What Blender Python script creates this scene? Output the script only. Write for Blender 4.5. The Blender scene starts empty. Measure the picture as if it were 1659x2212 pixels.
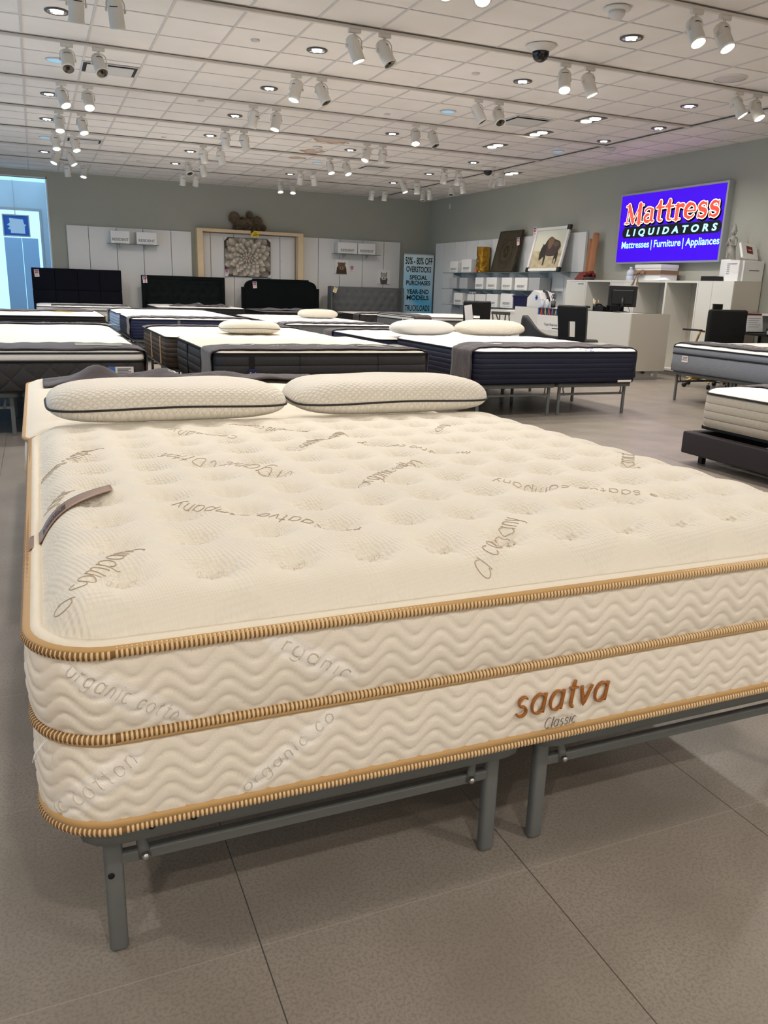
import bpy, bmesh, math, random
from mathutils import Vector, Matrix, noise as mnoise
R = random.Random(7)
PI = math.pi
SC = bpy.context.scene
COL = SC.collection

# ------------------------------------------------------------------ camera
def make_camera():
    yaw, pitch, roll = (math.radians(a) for a in (23.264, 15.6646, -1.851))
    cy, sy, cp, sp, cr, sr = math.cos(yaw), math.sin(yaw), math.cos(pitch), math.sin(pitch), math.cos(roll), math.sin(roll)
    f = Vector((sy*cp, cy*cp, -sp)); r = Vector((cy, -sy, 0)); d = f.cross(r)
    r2 = cr*r + sr*d; d2 = -sr*r + cr*d
    m = Matrix(((r2.x, -d2.x, -f.x, 0), (r2.y, -d2.y, -f.y, 0), (r2.z, -d2.z, -f.z, 1.25), (0, 0, 0, 1)))
    cam = bpy.data.cameras.new('camera'); o = bpy.data.objects.new('camera', cam); COL.objects.link(o)
    o.matrix_world = m
    cam.sensor_fit = 'HORIZONTAL'; cam.sensor_width = 36; cam.lens = 36*1729.3/1659
    cam.clip_start = .02; cam.clip_end = 200
    SC.camera = o
make_camera()

# ------------------------------------------------------------------ world, exposure, lamp powers
SC.view_settings.view_transform = 'Standard'; SC.view_settings.look = 'None'
SC.view_settings.gamma = 1; SC.view_settings.use_curve_mapping = False
SC.view_settings.exposure = 0.17
SPOT_W = 46.0       # lit track spotlights
DOWN_W = 21.0; FILL_W = 50.0       # recessed downlights; unseen fill panels added behind the camera
WARM = (1.0, .90, .79)
NEUT = (1.0, .94, .87)
cyc = SC.cycles                      # enough light bounces for a bright interior, no more
cyc.max_bounces = 6; cyc.diffuse_bounces = 4; cyc.glossy_bounces = 2; cyc.transmission_bounces = 3; cyc.transparent_max_bounces = 6
cyc.use_adaptive_sampling = True; cyc.adaptive_threshold = .03
cyc.caustics_reflective = False; cyc.caustics_refractive = False
w = bpy.data.worlds.new('world'); SC.world = w; w.use_nodes = True
bg = w.node_tree.nodes['Background']
bg.inputs[0].default_value = (.31, .63, 1.0, 1); bg.inputs[1].default_value = 2.1

# ------------------------------------------------------------------ material helpers
def lin(v):
    v /= 255
    return v/12.92 if v <= .04045 else ((v+.055)/1.055)**2.4
def C(r, g, b): return (lin(r), lin(g), lin(b), 1)
class NT:
    def __init__(s, m): s.t = m.node_tree; s.p = s.t.nodes.get('Principled BSDF')
    def n(s, typ, **kw):
        nd = s.t.nodes.new(typ)
        for k, v in kw.items(): setattr(nd, k, v)
        return nd
    def set(s, sock, v):
        if hasattr(v, 'is_output'): s.t.links.new(v, sock)
        else: sock.default_value = v
    def m(s, op, a, b=0.0, c=0.0):
        nd = s.n('ShaderNodeMath', operation=op)
        for i, v in enumerate((a, b, c)): s.set(nd.inputs[i], v)
        return nd.outputs[0]
    def xyz(s, kind='Object'):
        tc = s.n('ShaderNodeTexCoord'); sp = s.n('ShaderNodeSeparateXYZ')
        s.t.links.new(tc.outputs[kind], sp.inputs[0]); s.co = tc.outputs[kind]
        return sp.outputs[0], sp.outputs[1], sp.outputs[2]
    def noise(s, scale, detail=3, co=None):
        nd = s.n('ShaderNodeTexNoise'); nd.inputs['Scale'].default_value = scale; nd.inputs['Detail'].default_value = detail
        s.t.links.new(co or s.co, nd.inputs['Vector']); return nd.outputs[0]
    def mix(s, fac, a, b):
        nd = s.n('ShaderNodeMix', data_type='RGBA'); s.set(nd.inputs[0], fac); s.set(nd.inputs[6], a); s.set(nd.inputs[7], b); return nd.outputs[2]
    def ramp(s, x, lo, hi):
        nd = s.n('ShaderNodeMapRange'); s.set(nd.inputs[0], x); nd.inputs[1].default_value = lo; nd.inputs[2].default_value = hi; return nd.outputs[0]
    def bump(s, h, dist, strength=1):
        nd = s.n('ShaderNodeBump'); nd.inputs['Strength'].default_value = strength; nd.inputs['Distance'].default_value = dist
        s.t.links.new(h, nd.inputs['Height']); s.t.links.new(nd.outputs[0], s.p.inputs['Normal'])
def scale_col(c, k): return (c[0]*k, c[1]*k, c[2]*k, 1)
def mat(name, col, rough=.6, metal=0, spec=.5, emit=0, ecol=None, noise=None, bump=None, sheen=0, coat=0):
    m = bpy.data.materials.new(name); m.use_nodes = True; t = NT(m); p = t.p
    p.inputs['Base Color'].default_value = col; p.inputs['Roughness'].default_value = rough; p.inputs['Metallic'].default_value = metal
    p.inputs['Specular IOR Level'].default_value = spec
    if sheen: p.inputs['Sheen Weight'].default_value = sheen
    if coat: p.inputs['Coat Weight'].default_value = coat; p.inputs['Coat Roughness'].default_value = .1
    if emit:
        p.inputs['Emission Color'].default_value = ecol or col; p.inputs['Emission Strength'].default_value = emit
    m['_'] = 0
    x, y, z = t.xyz()
    if noise:
        sc, am = noise
        f = t.noise(sc, 5)
        t.set(p.inputs['Base Color'], t.mix(t.ramp(f, .3, .7), scale_col(col, 1-am), scale_col(col, 1+am)))
    if bump:
        kind, k, dist = bump
        h = None
        if kind == 'noise': h = t.noise(k, 4)
        if kind == 'weave':
            h = t.m('MULTIPLY', t.m('SINE', t.m('MULTIPLY', t.m('ADD', x, y), k)), t.m('SINE', t.m('MULTIPLY', t.m('ADD', z, t.m('SUBTRACT', x, y)), k)))
        if kind == 'diamond':
            s1 = t.m('ADD', x, y)
            a = t.m('ABSOLUTE', t.m('SINE', t.m('MULTIPLY', t.m('ADD', s1, z), k)))
            b = t.m('ABSOLUTE', t.m('SINE', t.m('MULTIPLY', t.m('SUBTRACT', s1, z), k)))
            h = t.m('POWER', t.m('MULTIPLY', a, b), .4)
        if kind == 'diamond3':
            yz = t.m('ADD', y, z)
            a = t.m('ABSOLUTE', t.m('SINE', t.m('MULTIPLY', t.m('ADD', x, yz), k)))
            b = t.m('ABSOLUTE', t.m('SINE', t.m('MULTIPLY', t.m('SUBTRACT', x, yz), k)))
            h = t.m('POWER', t.m('MULTIPLY', a, b), .5)
        if kind == 'flatdiamond':
            a = t.m('ABSOLUTE', t.m('SINE', t.m('MULTIPLY', t.m('ADD', x, y), k)))
            b = t.m('ABSOLUTE', t.m('SINE', t.m('MULTIPLY', t.m('SUBTRACT', x, y), k)))
            h = t.m('POWER', t.m('MULTIPLY', a, b), .4)
        if kind == 'channel': h = t.m('POWER', t.m('ABSOLUTE', t.m('SINE', t.m('MULTIPLY', z, k))), .35)
        if kind == 'wavy':
            zz = t.m('ADD', z, t.m('MULTIPLY', t.m('SINE', t.m('MULTIPLY', t.m('ADD', x, y), 55.0)), .012))
            h = t.m('POWER', t.m('ABSOLUTE', t.m('SINE', t.m('MULTIPLY', zz, k))), .35)
        t.bump(h, dist)
    return m
def attr_mat(name, rough=.6, emit=0):                # a printed picture: colours stored on the print's own mesh
    m = bpy.data.materials.new(name); m.use_nodes = True; t = NT(m)
    a = t.n('ShaderNodeAttribute', attribute_name='print')
    t.t.links.new(a.outputs['Color'], t.p.inputs['Base Color']); t.p.inputs['Roughness'].default_value = rough
    return m

M = {}
def build_materials():
    M['wall'] = mat('wall paint', C(172, 172, 160), .75, noise=(1.2, .015), bump=('noise', 140, .0006))
    M['white_paint'] = mat('white paint', C(226, 226, 224), .55)
    M['board'] = mat('white laminate board', C(229, 228, 226), .38, noise=(.8, .012))
    M['gap'] = mat('panel gap', C(60, 60, 60), .6)
    M['laminate'] = mat('counter laminate', C(226, 224, 216), .4, noise=(2, .01))
    M['greige'] = mat('greige laminate', C(204, 198, 186), .45)
    M['maple'] = mat('maple veneer', C(226, 200, 160), .45, noise=(6, .05))
    M['blackgloss'] = mat('black gloss', C(10, 10, 11), .22)
    M['blackplastic'] = mat('black plastic', C(14, 14, 15), .45)
    M['blackfabric'] = mat('black fabric', C(12, 12, 13), .8, bump=('weave', 900, .0005))
    M['leather'] = mat('black leatherette', C(15, 15, 15), .42, bump=('noise', 220, .0004))
    M['grey_leather'] = mat('charcoal leatherette', C(48, 48, 46), .5)
    M['gold'] = mat('brushed gold', C(205, 170, 92), .3, metal=1)
    M['steel'] = mat('steel', C(190, 190, 190), .3, metal=1)
    M['chrome'] = mat('chrome', C(215, 218, 222), .12, metal=1)
    M['alu'] = mat('anodised frame', C(196, 198, 200), .35, metal=.7)
    M['frame_grey'] = mat('powder coated grey frame', C(104, 107, 107), .48, noise=(30, .03))
    M['hole'] = mat('dark hole', C(8, 8, 9), .8)
    M['cream'] = mat('cream ticking', C(240, 230, 216), .85, sheen=.2, bump=('weave', 1500, .00012), noise=(3, .015))
    t_ = NT(M['cream']); fa = t_.n('ShaderNodeAttribute', attribute_name='flash'); src = t_.p.inputs['Base Color'].links[0].from_socket
    t_.t.links.new(t_.mix(fa.outputs['Fac'], src, C(248, 242, 234)), t_.p.inputs['Base Color'])
    M['gold_tape'] = mat('gold binding tape', C(194, 154, 98), .6, sheen=.2)
    M['gold_rib'] = mat('pale gold cord rib', C(228, 196, 148), .5, sheen=.3)
    M['brown_rib'] = mat('brown cord rib', C(128, 92, 48), .6)
    M['logo'] = mat('copper embroidery', C(186, 116, 46), .4, noise=(400, .2), bump=('weave', 2500, .0004))
    M['greythread'] = mat('grey embroidery', C(108, 102, 98), .6)
    M['taupe_thread'] = mat('taupe embroidery', C(186, 167, 142), .7)
    M['faint'] = mat('faint woven lettering', C(214, 204, 190), .9)
    M['patch'] = mat('pale woven patch', C(247, 241, 231), .9)
    M['tag_brown'] = mat('satin taupe label', C(150, 122, 104), .4, noise=(60, .06))
    M['tag_dark'] = mat('dark label patch', C(52, 36, 46), .5)
    M['pillow'] = mat('quilted pillow knit', C(236, 230, 218), .85, sheen=.2, bump=('diamond3', 110, .0035))
    M['pillow_white'] = mat('white pillow cotton', C(226, 222, 214), .8, noise=(8, .015))
    M['pillow_tan'] = mat('ivory pillow knit', C(234, 226, 210), .85, bump=('diamond3', 90, .003))
    M['cord'] = mat('black cord', C(38, 34, 34), .7)
    M['white_top'] = mat('white mattress knit', C(240, 236, 229), .85, sheen=.15, bump=('noise', 60, .003))
    M['white_cream'] = mat('ivory mattress knit', C(240, 231, 214), .85, bump=('noise', 50, .003))
    M['plush'] = mat('white plush tufting', C(230, 224, 222), .85, sheen=.2)
    M['runner'] = mat('charcoal runner cloth', C(66, 58, 61), .85, sheen=.25, bump=('noise', 18, .006), noise=(9, .1))
    M['runner_text'] = mat('white runner print', C(232, 232, 230), .7)
    M['runner_patch'] = mat('pale runner print', C(150, 150, 140), .7)
    M['side_dark'] = mat('dark grey quilted side', C(54, 51, 51), .8, noise=(60, .15), bump=('diamond', 16, .012))
    M['side_char'] = mat('charcoal channel side', C(42, 41, 43), .75, noise=(80, .2), bump=('channel', 42, .014))
    M['side_brown'] = mat('brown channel side', C(74, 61, 50), .75, noise=(80, .2), bump=('channel', 60, .008))
    M['side_black'] = mat('black mattress side', C(16, 16, 18), .75, noise=(80, .2), bump=('channel', 30, .008))
    M['side_navy'] = mat('navy mattress side', C(16, 24, 62), .7, noise=(60, .2), bump=('channel', 70, .006))
    M['side_blue'] = mat('royal blue channel side', C(8, 14, 44), .65, noise=(60, .15), bump=('channel', 62, .008))
    M['side_pale'] = mat('pale blue side', C(168, 186, 208), .75, bump=('channel', 60, .008))
    M['side_grey'] = mat('heather grey side', C(112, 113, 113), .85, noise=(120, .22), bump=('weave', 400, .001))
    M['side_bluegrey'] = mat('blue grey marl side', C(128, 133, 142), .85, noise=(160, .22), bump=('noise', 150, .002))
    M['side_cream'] = mat('oatmeal channel side', C(205, 195, 178), .85, noise=(40, .05), bump=('channel', 52, .010))
    M['side_ecru'] = mat('ecru side', C(206, 200, 188), .85, bump=('channel', 40, .006))
    M['band_dark'] = mat('dark edge piping', C(32, 30, 31), .75)
    M['upholstery'] = mat('charcoal upholstery', C(52, 47, 48), .9, noise=(260, .25), bump=('noise', 400, .0008))
    M['velvet_navy'] = mat('midnight velvet', C(6, 8, 20), .8, spec=.2)
    M['velvet_green'] = mat('black green velvet', C(5, 14, 13), .8, spec=.2)
    M['hb_grey'] = mat('grey linen', C(102, 104, 105), .9, noise=(120, .1), bump=('weave', 500, .0008))
    M['tagw'] = mat('price tag card', C(238, 228, 226), .6)
    M['tagr'] = mat('price tag red', C(206, 92, 104), .6)
    M['tagp'] = mat('price tag purple', C(104, 80, 140), .6)
    M['yellow'] = mat('yellow card', C(240, 204, 30), .5)
    M['ink'] = mat('black ink', C(20, 20, 22), .6)
    M['greyink'] = mat('grey ink', C(110, 112, 114), .6)
    M['box_white'] = mat('white carton', C(232, 231, 229), .5)
    M['box_grey'] = mat('silver carton', C(176, 178, 180), .35)
    M['box_navy'] = mat('navy bin', C(12, 18, 66), .4)
    M['carton'] = mat('brown cardboard', C(178, 124, 86), .75, noise=(5, .05))
    M['ribbon'] = mat('taupe satin ribbon', C(140, 108, 84), .4)
    M['light_plastic'] = mat('white lamp body', C(222, 218, 210), .4)
    M['track'] = mat('white track metal', C(214, 208, 200), .45)
    M['slot'] = mat('track slot', C(92, 84, 78), .6)
    M['tbar'] = mat('ceiling grid bar', C(206, 201, 198), .5)
    M['lens_on'] = mat('glowing lamp lens', C(255, 244, 225), .3, emit=16, ecol=(1, .93, .8, 1))
    M['lens_down'] = mat('glowing downlight tube', C(255, 255, 255), .3, emit=6, ecol=(.93, .97, 1, 1))
    M['fill_glow'] = mat('glowing fill panel', C(255, 250, 240), .5, emit=3, ecol=(1, .93, .84, 1))  # glow of the added fill panels behind the camera
    M['lens_off'] = mat('dark lamp glass', C(86, 82, 76), .15, metal=.6)
    M['lens_daylight'] = mat('painted daylight lens', C(150, 205, 245), .35, emit=.35, ecol=(.35, .72, 1, 1))  # blue daylight reflection put into colour and glow; these lamps are off
    M['vent'] = mat('vent metal', C(212, 210, 208), .4)
    M['vent_dark'] = mat('vent slot', C(30, 28, 27), .7)
    M['dome'] = mat('smoked dome', C(10, 9, 10), .1)
    M['bronze'] = mat('bronze metal', C(92, 80, 66), .32, metal=.85, noise=(14, .3))
    M['vase_gold'] = mat('hammered gold', C(176, 132, 48), .22, metal=1, bump=('noise', 30, .02))
    M['relief'] = mat('antique relief', C(70, 62, 46), .5, metal=.4, noise=(25, .25))
    M['stone'] = mat('grey stone', C(160, 158, 150), .8, noise=(14, .08))
    M['print'] = attr_mat('printed picture')
    M['sign_face'] = mat('blue sign face', C(20, 0, 110), .3, spec=.3, emit=1.0, ecol=(.055, .0005, .74, 1))
    M['sign_red'] = mat('red sign letters', C(230, 80, 70), .4, emit=.9, ecol=(.86, .105, .075, 1))
    M['sign_white'] = mat('white sign letters', C(255, 250, 240), .4, emit=1.0, ecol=(1, .93, .74, 1))
    M['sign_cyan'] = mat('pale blue sign letters', C(170, 240, 255), .4, emit=1.0, ecol=(.36, .88, 1.0, 1))
    M['sign_black'] = mat('black sign letters', C(4, 3, 10), .4)
    M['paper'] = mat('paper', C(236, 236, 238), .7)
    M['red_book'] = mat('red folder', C(120, 34, 28), .6)
    M['wood_dark'] = mat('grey wood', C(70, 64, 58), .6)
    M['clear'] = mat('translucent bottle', C(205, 212, 222), .15)
    M['blue_banner'] = mat('blue banner cloth', C(190, 216, 240), .8)
    M['blue_deep'] = mat('deep blue print', C(60, 110, 190), .7)
    M['mirrorless'] = mat('white frame', C(232, 230, 228), .25)
    M['shelf_glass'] = glass('shelf glass', C(120, 140, 135), .55)
    M['window_glass'] = glass('window glass', (1, 1, 1, 1), .06)
    # knitted top of the big mattress: staggered dimples in some patches, fine rows in others
    m = mat('dimpled knit top', C(237, 230, 216), .85, sheen=.2); t = NT(m); x, y, z = t.xyz()
    a = t.m('ADD', x, t.m('MULTIPLY', y, .25)); b = t.m('SUBTRACT', y, t.m('MULTIPLY', x, .1))
    dots = t.m('MULTIPLY', t.m('SINE', t.m('MULTIPLY', t.m('ADD', a, b), 340.0)), t.m('SINE', t.m('MULTIPLY', t.m('SUBTRACT', a, b), 340.0)))
    fine = t.m('MULTIPLY', t.m('MULTIPLY', t.m('SINE', t.m('MULTIPLY', t.m('ADD', a, b), 560.0)), t.m('SINE', t.m('MULTIPLY', t.m('SUBTRACT', a, b), 560.0))), .42)
    zone = t.m('MULTIPLY', t.m('SINE', t.m('MULTIPLY', t.m('ADD', x, y), 14.0)), t.m('SINE', t.m('MULTIPLY', t.m('SUBTRACT', x, t.m('MULTIPLY', y, 1.3)), 11.0)))
    fz = t.ramp(zone, -.12, .12)
    h = t.m('ADD', t.m('MULTIPLY', dots, fz), t.m('MULTIPLY', fine, t.m('SUBTRACT', 1.0, fz)))
    t.bump(h, .0011); M['knit'] = m
    # white top with blue swirl print
    m = mat('white knit with blue swirls', C(238, 236, 236), .85); t = NT(m); x, y, z = t.xyz()
    f = t.noise(4.5, 6); g = t.m('ABSOLUTE', t.m('SUBTRACT', f, .5)); k = t.m('MULTIPLY', t.ramp(g, .018, .004), t.ramp(t.noise(2.2, 1), .52, .62))
    t.set(t.p.inputs['Base Color'], t.mix(k, C(240, 238, 238), C(120, 134, 176))); t.bump(t.noise(14, 3), .012); M['swirl'] = m
    m = mat('white knit with dark stripes', C(236, 234, 230), .85); t = NT(m); x, y, z = t.xyz()
    k = t.ramp(t.m('ABSOLUTE', t.m('SINE', t.m('MULTIPLY', x, 20.0))), .1, .05)
    t.set(t.p.inputs['Base Color'], t.mix(k, C(238, 236, 232), C(96, 92, 100))); M['striped'] = m
    # floor: large stone-look porcelain squares
    m = mat('porcelain floor', C(126, 118, 108), .34); t = NT(m); x, y, z = t.xyz()
    def grout(v, off):
        fr = t.m('FRACT', t.m('DIVIDE', t.m('ADD', v, 61.2-off), .612)); return t.m('MULTIPLY', t.m('SUBTRACT', .5, t.m('ABSOLUTE', t.m('SUBTRACT', fr, .5))), .612)
    gx = grout(x, .31); gy = grout(y, 1.26)
    gl = t.ramp(gx, .0014, .0007); gp = t.ramp(gy, .0014, .0007)
    cellx = t.m('FLOOR', t.m('DIVIDE', t.m('ADD', x, 61.2-.31), .612)); celly = t.m('FLOOR', t.m('DIVIDE', t.m('ADD', y, 61.2-1.26), .612))
    wn = t.n('ShaderNodeTexWhiteNoise', noise_dimensions='2D'); cb = t.n('ShaderNodeCombineXYZ'); t.set(cb.inputs[0], cellx); t.set(cb.inputs[1], celly); t.t.links.new(cb.outputs[0], wn.inputs['Vector'])
    base = t.mix(t.ramp(t.noise(3.5, 6), .3, .7), C(138, 129, 119), C(158, 149, 139))
    base = t.mix(t.m('MULTIPLY', t.ramp(t.noise(150, 6), .46, .60), .6), base, C(122, 114, 105))
    base = t.mix(t.m('MULTIPLY', t.ramp(t.noise(420, 2), .58, .72), .4), base, C(88, 81, 72))
    base = t.mix(t.m('MULTIPLY', wn.outputs[0], .12), base, C(112, 105, 97))
    t.set(t.p.inputs['Base Color'], t.mix(gl, t.mix(t.m('MULTIPLY', gp, .6), base, C(172, 164, 152)), C(80, 74, 66)))
    t.set(t.p.inputs['Roughness'], t.m('ADD', .3, t.m('MULTIPLY', t.noise(6, 4), .12)))
    t.bump(t.m('ADD', t.m('MULTIPLY', t.m('SUBTRACT', 1.0, gl), 1.0), t.m('MULTIPLY', t.noise(160, 4), .12)), .0012); M['floor'] = m
    # ceiling tile with old water stains
    m = mat('ceiling tile', C(222, 214, 207), .9); t = NT(m); x, y, z = t.xyz()
    nz = t.noise(5, 4); col = t.mix(t.ramp(t.noise(1.6, 2), .35, .65), C(233, 228, 223), C(239, 234, 230))
    for (sx, sy, rx, ry) in ((4.68, 13.58, .30, .22), (4.73, 14.75, .20, .26), (4.72, 15.65, .15, .16), (5.5, 14.05, .1, .1)):
        dx = t.m('DIVIDE', t.m('SUBTRACT', x, sx), rx); dy = t.m('DIVIDE', t.m('SUBTRACT', y, sy), ry)
        d = t.m('SQRT', t.m('ADD', t.m('MULTIPLY', dx, dx), t.m('MULTIPLY', dy, dy)))
        d = t.m('ADD', d, t.m('MULTIPLY', t.m('SUBTRACT', nz, .5), 1.1))
        rim = t.m('MULTIPLY', t.ramp(d, 1.05, .95), t.m('ADD', .55, t.m('MULTIPLY', t.ramp(d, .6, 1.0), .45)))
        col = t.mix(t.m('MULTIPLY', rim, .95), col, C(158, 108, 56))
    t.set(t.p.inputs['Base Color'], col); t.bump(t.noise(240, 3), .0008); M['ceiling'] = m
def glass(name, col, opacity):
    m = bpy.data.materials.new(name); m.use_nodes = True; nt = m.node_tree; nt.nodes.clear()
    o = nt.nodes.new('ShaderNodeOutputMaterial'); mx = nt.nodes.new('ShaderNodeMixShader'); tr = nt.nodes.new('ShaderNodeBsdfTransparent'); gl = nt.nodes.new('ShaderNodeBsdfPrincipled')
    gl.inputs['Base Color'].default_value = col; gl.inputs['Roughness'].default_value = .03
    lw = nt.nodes.new('ShaderNodeLayerWeight'); lw.inputs[0].default_value = .3
    mr = nt.nodes.new('ShaderNodeMapRange'); mr.inputs[3].default_value = opacity; mr.inputs[4].default_value = min(1, opacity+.5)
    nt.links.new(lw.outputs['Fresnel'], mr.inputs[0]); nt.links.new(mr.outputs[0], mx.inputs[0])
    nt.links.new(tr.outputs[0], mx.inputs[1]); nt.links.new(gl.outputs[0], mx.inputs[2]); nt.links.new(mx.outputs[0], o.inputs[0])
    return m
build_materials()

# ------------------------------------------------------------------ mesh helpers
def bm_rbox(sx, sy, sz, r, seg=2):
    key = (round(sx, 4), round(sy, 4), round(sz, 4), round(r, 4), seg)
    if key in _rb: return _rb[key]
    b = bmesh.new(); bmesh.ops.create_cube(b, size=1)
    for v in b.verts: v.co = Vector((v.co.x*sx, v.co.y*sy, v.co.z*sz))
    r = min(r, .49*min(sx, sy, sz))
    bmesh.ops.bevel(b, geom=list(b.edges), offset=r, segments=seg, profile=.5, affect='EDGES')
    b.verts.index_update()
    res = ([tuple(v.co) for v in b.verts], [tuple(v.index for v in f.verts) for f in b.faces]); b.free(); _rb[key] = res
    return res
_rb = {}
class MB:
    def __init__(s): s.v = []; s.f = []; s.mi = []; s.sm = []; s.cols = None
    def add(s, vs, fs, mi=0, smooth=False, mx=None):
        o = len(s.v)
        if mx is not None: vs = [tuple(mx @ Vector(p)) for p in vs]
        s.v += [tuple(p) for p in vs]; s.f += [tuple(i+o for i in f) for f in fs]; s.mi += [mi]*len(fs); s.sm += [smooth]*len(fs)
        return s
    def box(s, x0, x1, y0, y1, z0, z1, mi=0, mx=None):
        vs = [(x, y, z) for z in (z0, z1) for y in (y0, y1) for x in (x0, x1)]
        return s.add(vs, [(0, 2, 3, 1), (4, 5, 7, 6), (0, 1, 5, 4), (2, 6, 7, 3), (0, 4, 6, 2), (1, 3, 7, 5)], mi, False, mx)
    def rbox(s, x0, x1, y0, y1, z0, z1, r=.01, mi=0, seg=2, mx=None):
        vs, fs = bm_rbox(x1-x0, y1-y0, z1-z0, r, seg); c = ((x0+x1)/2, (y0+y1)/2, (z0+z1)/2)
        return s.add([(p[0]+c[0], p[1]+c[1], p[2]+c[2]) for p in vs], fs, mi, True if seg > 2 else False, mx)
    def tube(s, pts, r, n=8, closed=False, mi=0, cap=True, flat=1.0, mx=None):
        pts = [Vector(p) for p in pts]; k = len(pts); vs = []; fs = []
        up = None
        for i, p in enumerate(pts):
            a = pts[(i-1) % k] if (i or closed) else p; b = pts[(i+1) % k] if (i < k-1 or closed) else p
            t = (b-a).normalized() if (b-a).length > 1e-9 else Vector((0, 0, 1))
            if up is None:
                up = Vector((0, 0, 1)) if abs(t.z) < .9 else Vector((0, 1, 0))
            sd = t.cross(up); sd = sd.normalized() if sd.length > 1e-6 else Vector((1, 0, 0)); up = sd.cross(t).normalized()
            rr = r[i] if isinstance(r, (list, tuple)) else r
            for j in range(n):
                q = 2*PI*j/n; vs.append(tuple(p + sd*(rr*math.cos(q)) + up*(rr*flat*math.sin(q))))
        for i in range(k if closed else k-1):
            i2 = (i+1) % k
            for j in range(n): fs.append((i*n+j, i*n+(j+1) % n, i2*n+(j+1) % n, i2*n+j))
        if cap and not closed: fs += [tuple(range(n-1, -1, -1)), tuple((k-1)*n+j for j in range(n))]
        return s.add(vs, fs, mi, True, mx)
    def lathe(s, prof, c=(0, 0, 0), n=24, mi=0, mx=None, cap=True):
        vs = []; fs = []
        for r, z in prof:
            for j in range(n): vs.append((c[0]+r*math.cos(2*PI*j/n), c[1]+r*math.sin(2*PI*j/n), c[2]+z))
        for i in range(len(prof)-1):
            for j in range(n): fs.append((i*n+j, i*n+(j+1) % n, (i+1)*n+(j+1) % n, (i+1)*n+j))
        if cap: fs += [tuple(range(n-1, -1, -1)), tuple((len(prof)-1)*n+j for j in range(n))]
        return s.add(vs, fs, mi, True, mx)
    def prism(s, poly, z0, z1, mi=0, mx=None):
        n = len(poly); vs = [(x, y, z0) for x, y in poly]+[(x, y, z1) for x, y in poly]
        fs = [tuple(range(n-1, -1, -1)), tuple(range(n, 2*n))]+[(i, (i+1) % n, n+(i+1) % n, n+i) for i in range(n)]
        return s.add(vs, fs, mi, False, mx)
    def grid(s, fn, nu, nv, mi=0, closeu=False, flip=False, mx=None):
        vs = [fn(i/(nu if closeu else nu-1), j/(nv-1)) for j in range(nv) for i in range(nu)]; fs = []
        for j in range(nv-1):
            for i in range(nu if closeu else nu-1):
                i2 = (i+1) % nu; q = (j*nu+i, j*nu+i2, (j+1)*nu+i2, (j+1)*nu+i)
                fs.append(q[::-1] if flip else q)
        return s.add(vs, fs, mi, True, mx)
    def sphere(s, c, r, nu=16, nv=10, mi=0, mx=None):
        rx, ry, rz = r if isinstance(r, (tuple, list)) else (r, r, r)
        vs = [(c[0], c[1], c[2]-rz)]
        for j in range(1, nv):
            a = -PI/2+PI*j/nv
            for i in range(nu): q = 2*PI*i/nu; vs.append((c[0]+rx*math.cos(a)*math.cos(q), c[1]+ry*math.cos(a)*math.sin(q), c[2]+rz*math.sin(a)))
        vs.append((c[0], c[1], c[2]+rz)); fs = []; L = len(vs)-1
        for i in range(nu):
            fs.append((0, 1+(i+1) % nu, 1+i)); fs.append((L, L-nu+i, L-nu+(i+1) % nu))
            for j in range(nv-2): fs.append((1+j*nu+i, 1+j*nu+(i+1) % nu, 1+(j+1)*nu+(i+1) % nu, 1+(j+1)*nu+i))
        return s.add(vs, fs, mi, True, mx)
    def build(s, name, mats, parent=None, pivot=None, smooth=None):
        if not isinstance(mats, (list, tuple)): mats = [mats]
        me = bpy.data.meshes.new(name)
        if parent is not None:
            off = Vector(parent['_o']); piv = Vector(pivot) if pivot is not None else off
        else:
            if pivot is not None: piv = Vector(pivot)
            else:
                xs = [p[0] for p in s.v]; ys = [p[1] for p in s.v]; zs = [p[2] for p in s.v]
                piv = Vector(((min(xs)+max(xs))/2, (min(ys)+max(ys))/2, min(zs)))
            off = Vector((0, 0, 0))
        me.from_pydata([(p[0]-piv.x, p[1]-piv.y, p[2]-piv.z) for p in s.v], [], s.f)
        for m in mats: me.materials.append(M[m] if isinstance(m, str) else m)
        me.polygons.foreach_set('material_index', s.mi)
        me.polygons.foreach_set('use_smooth', s.sm if smooth is None else [smooth]*len(s.f))
        if s.cols is not None:
            a = me.color_attributes.new('print', 'FLOAT_COLOR', 'POINT')
            a.data.foreach_set('color', [q for c in s.cols for q in c])
        me.update()
        o = bpy.data.objects.new(name, me); COL.objects.link(o)
        if parent is not None: o.parent = parent
        o.location = piv-off; o['_o'] = tuple(piv)
        return o
def tag(o, label=None, cat=None, group=None, kind=None):
    if label: o['label'] = label
    if cat: o['category'] = cat
    if group: o['group'] = group
    if kind: o['kind'] = kind
    return o
def thing(name, label, cat, loc, group=None):
    o = bpy.data.objects.new(name, None); COL.objects.link(o); o.location = loc; o['_o'] = tuple(loc); o.empty_display_size = .1
    return tag(o, label, cat, group)
def struct(mb, name, mats, label=None, parent=None):
    o = mb.build(name, mats, parent, pivot=(0, 0, 0) if name in ('floor', 'ceiling') else None)
    if parent is None: o['kind'] = 'structure'
    if label: o['label'] = label
    return o
def copy_tree(o, parent=None):
    c = o.copy(); COL.objects.link(c)
    if parent is not None: c.parent = parent
    for ch in list(o.children):
        if ch.type != 'LIGHT': copy_tree(ch, c)
    return c
ORD = ['first', 'second', 'third', 'fourth', 'fifth', 'sixth', 'seventh', 'eighth', 'ninth', 'tenth', 'eleventh', 'twelfth']

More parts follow.
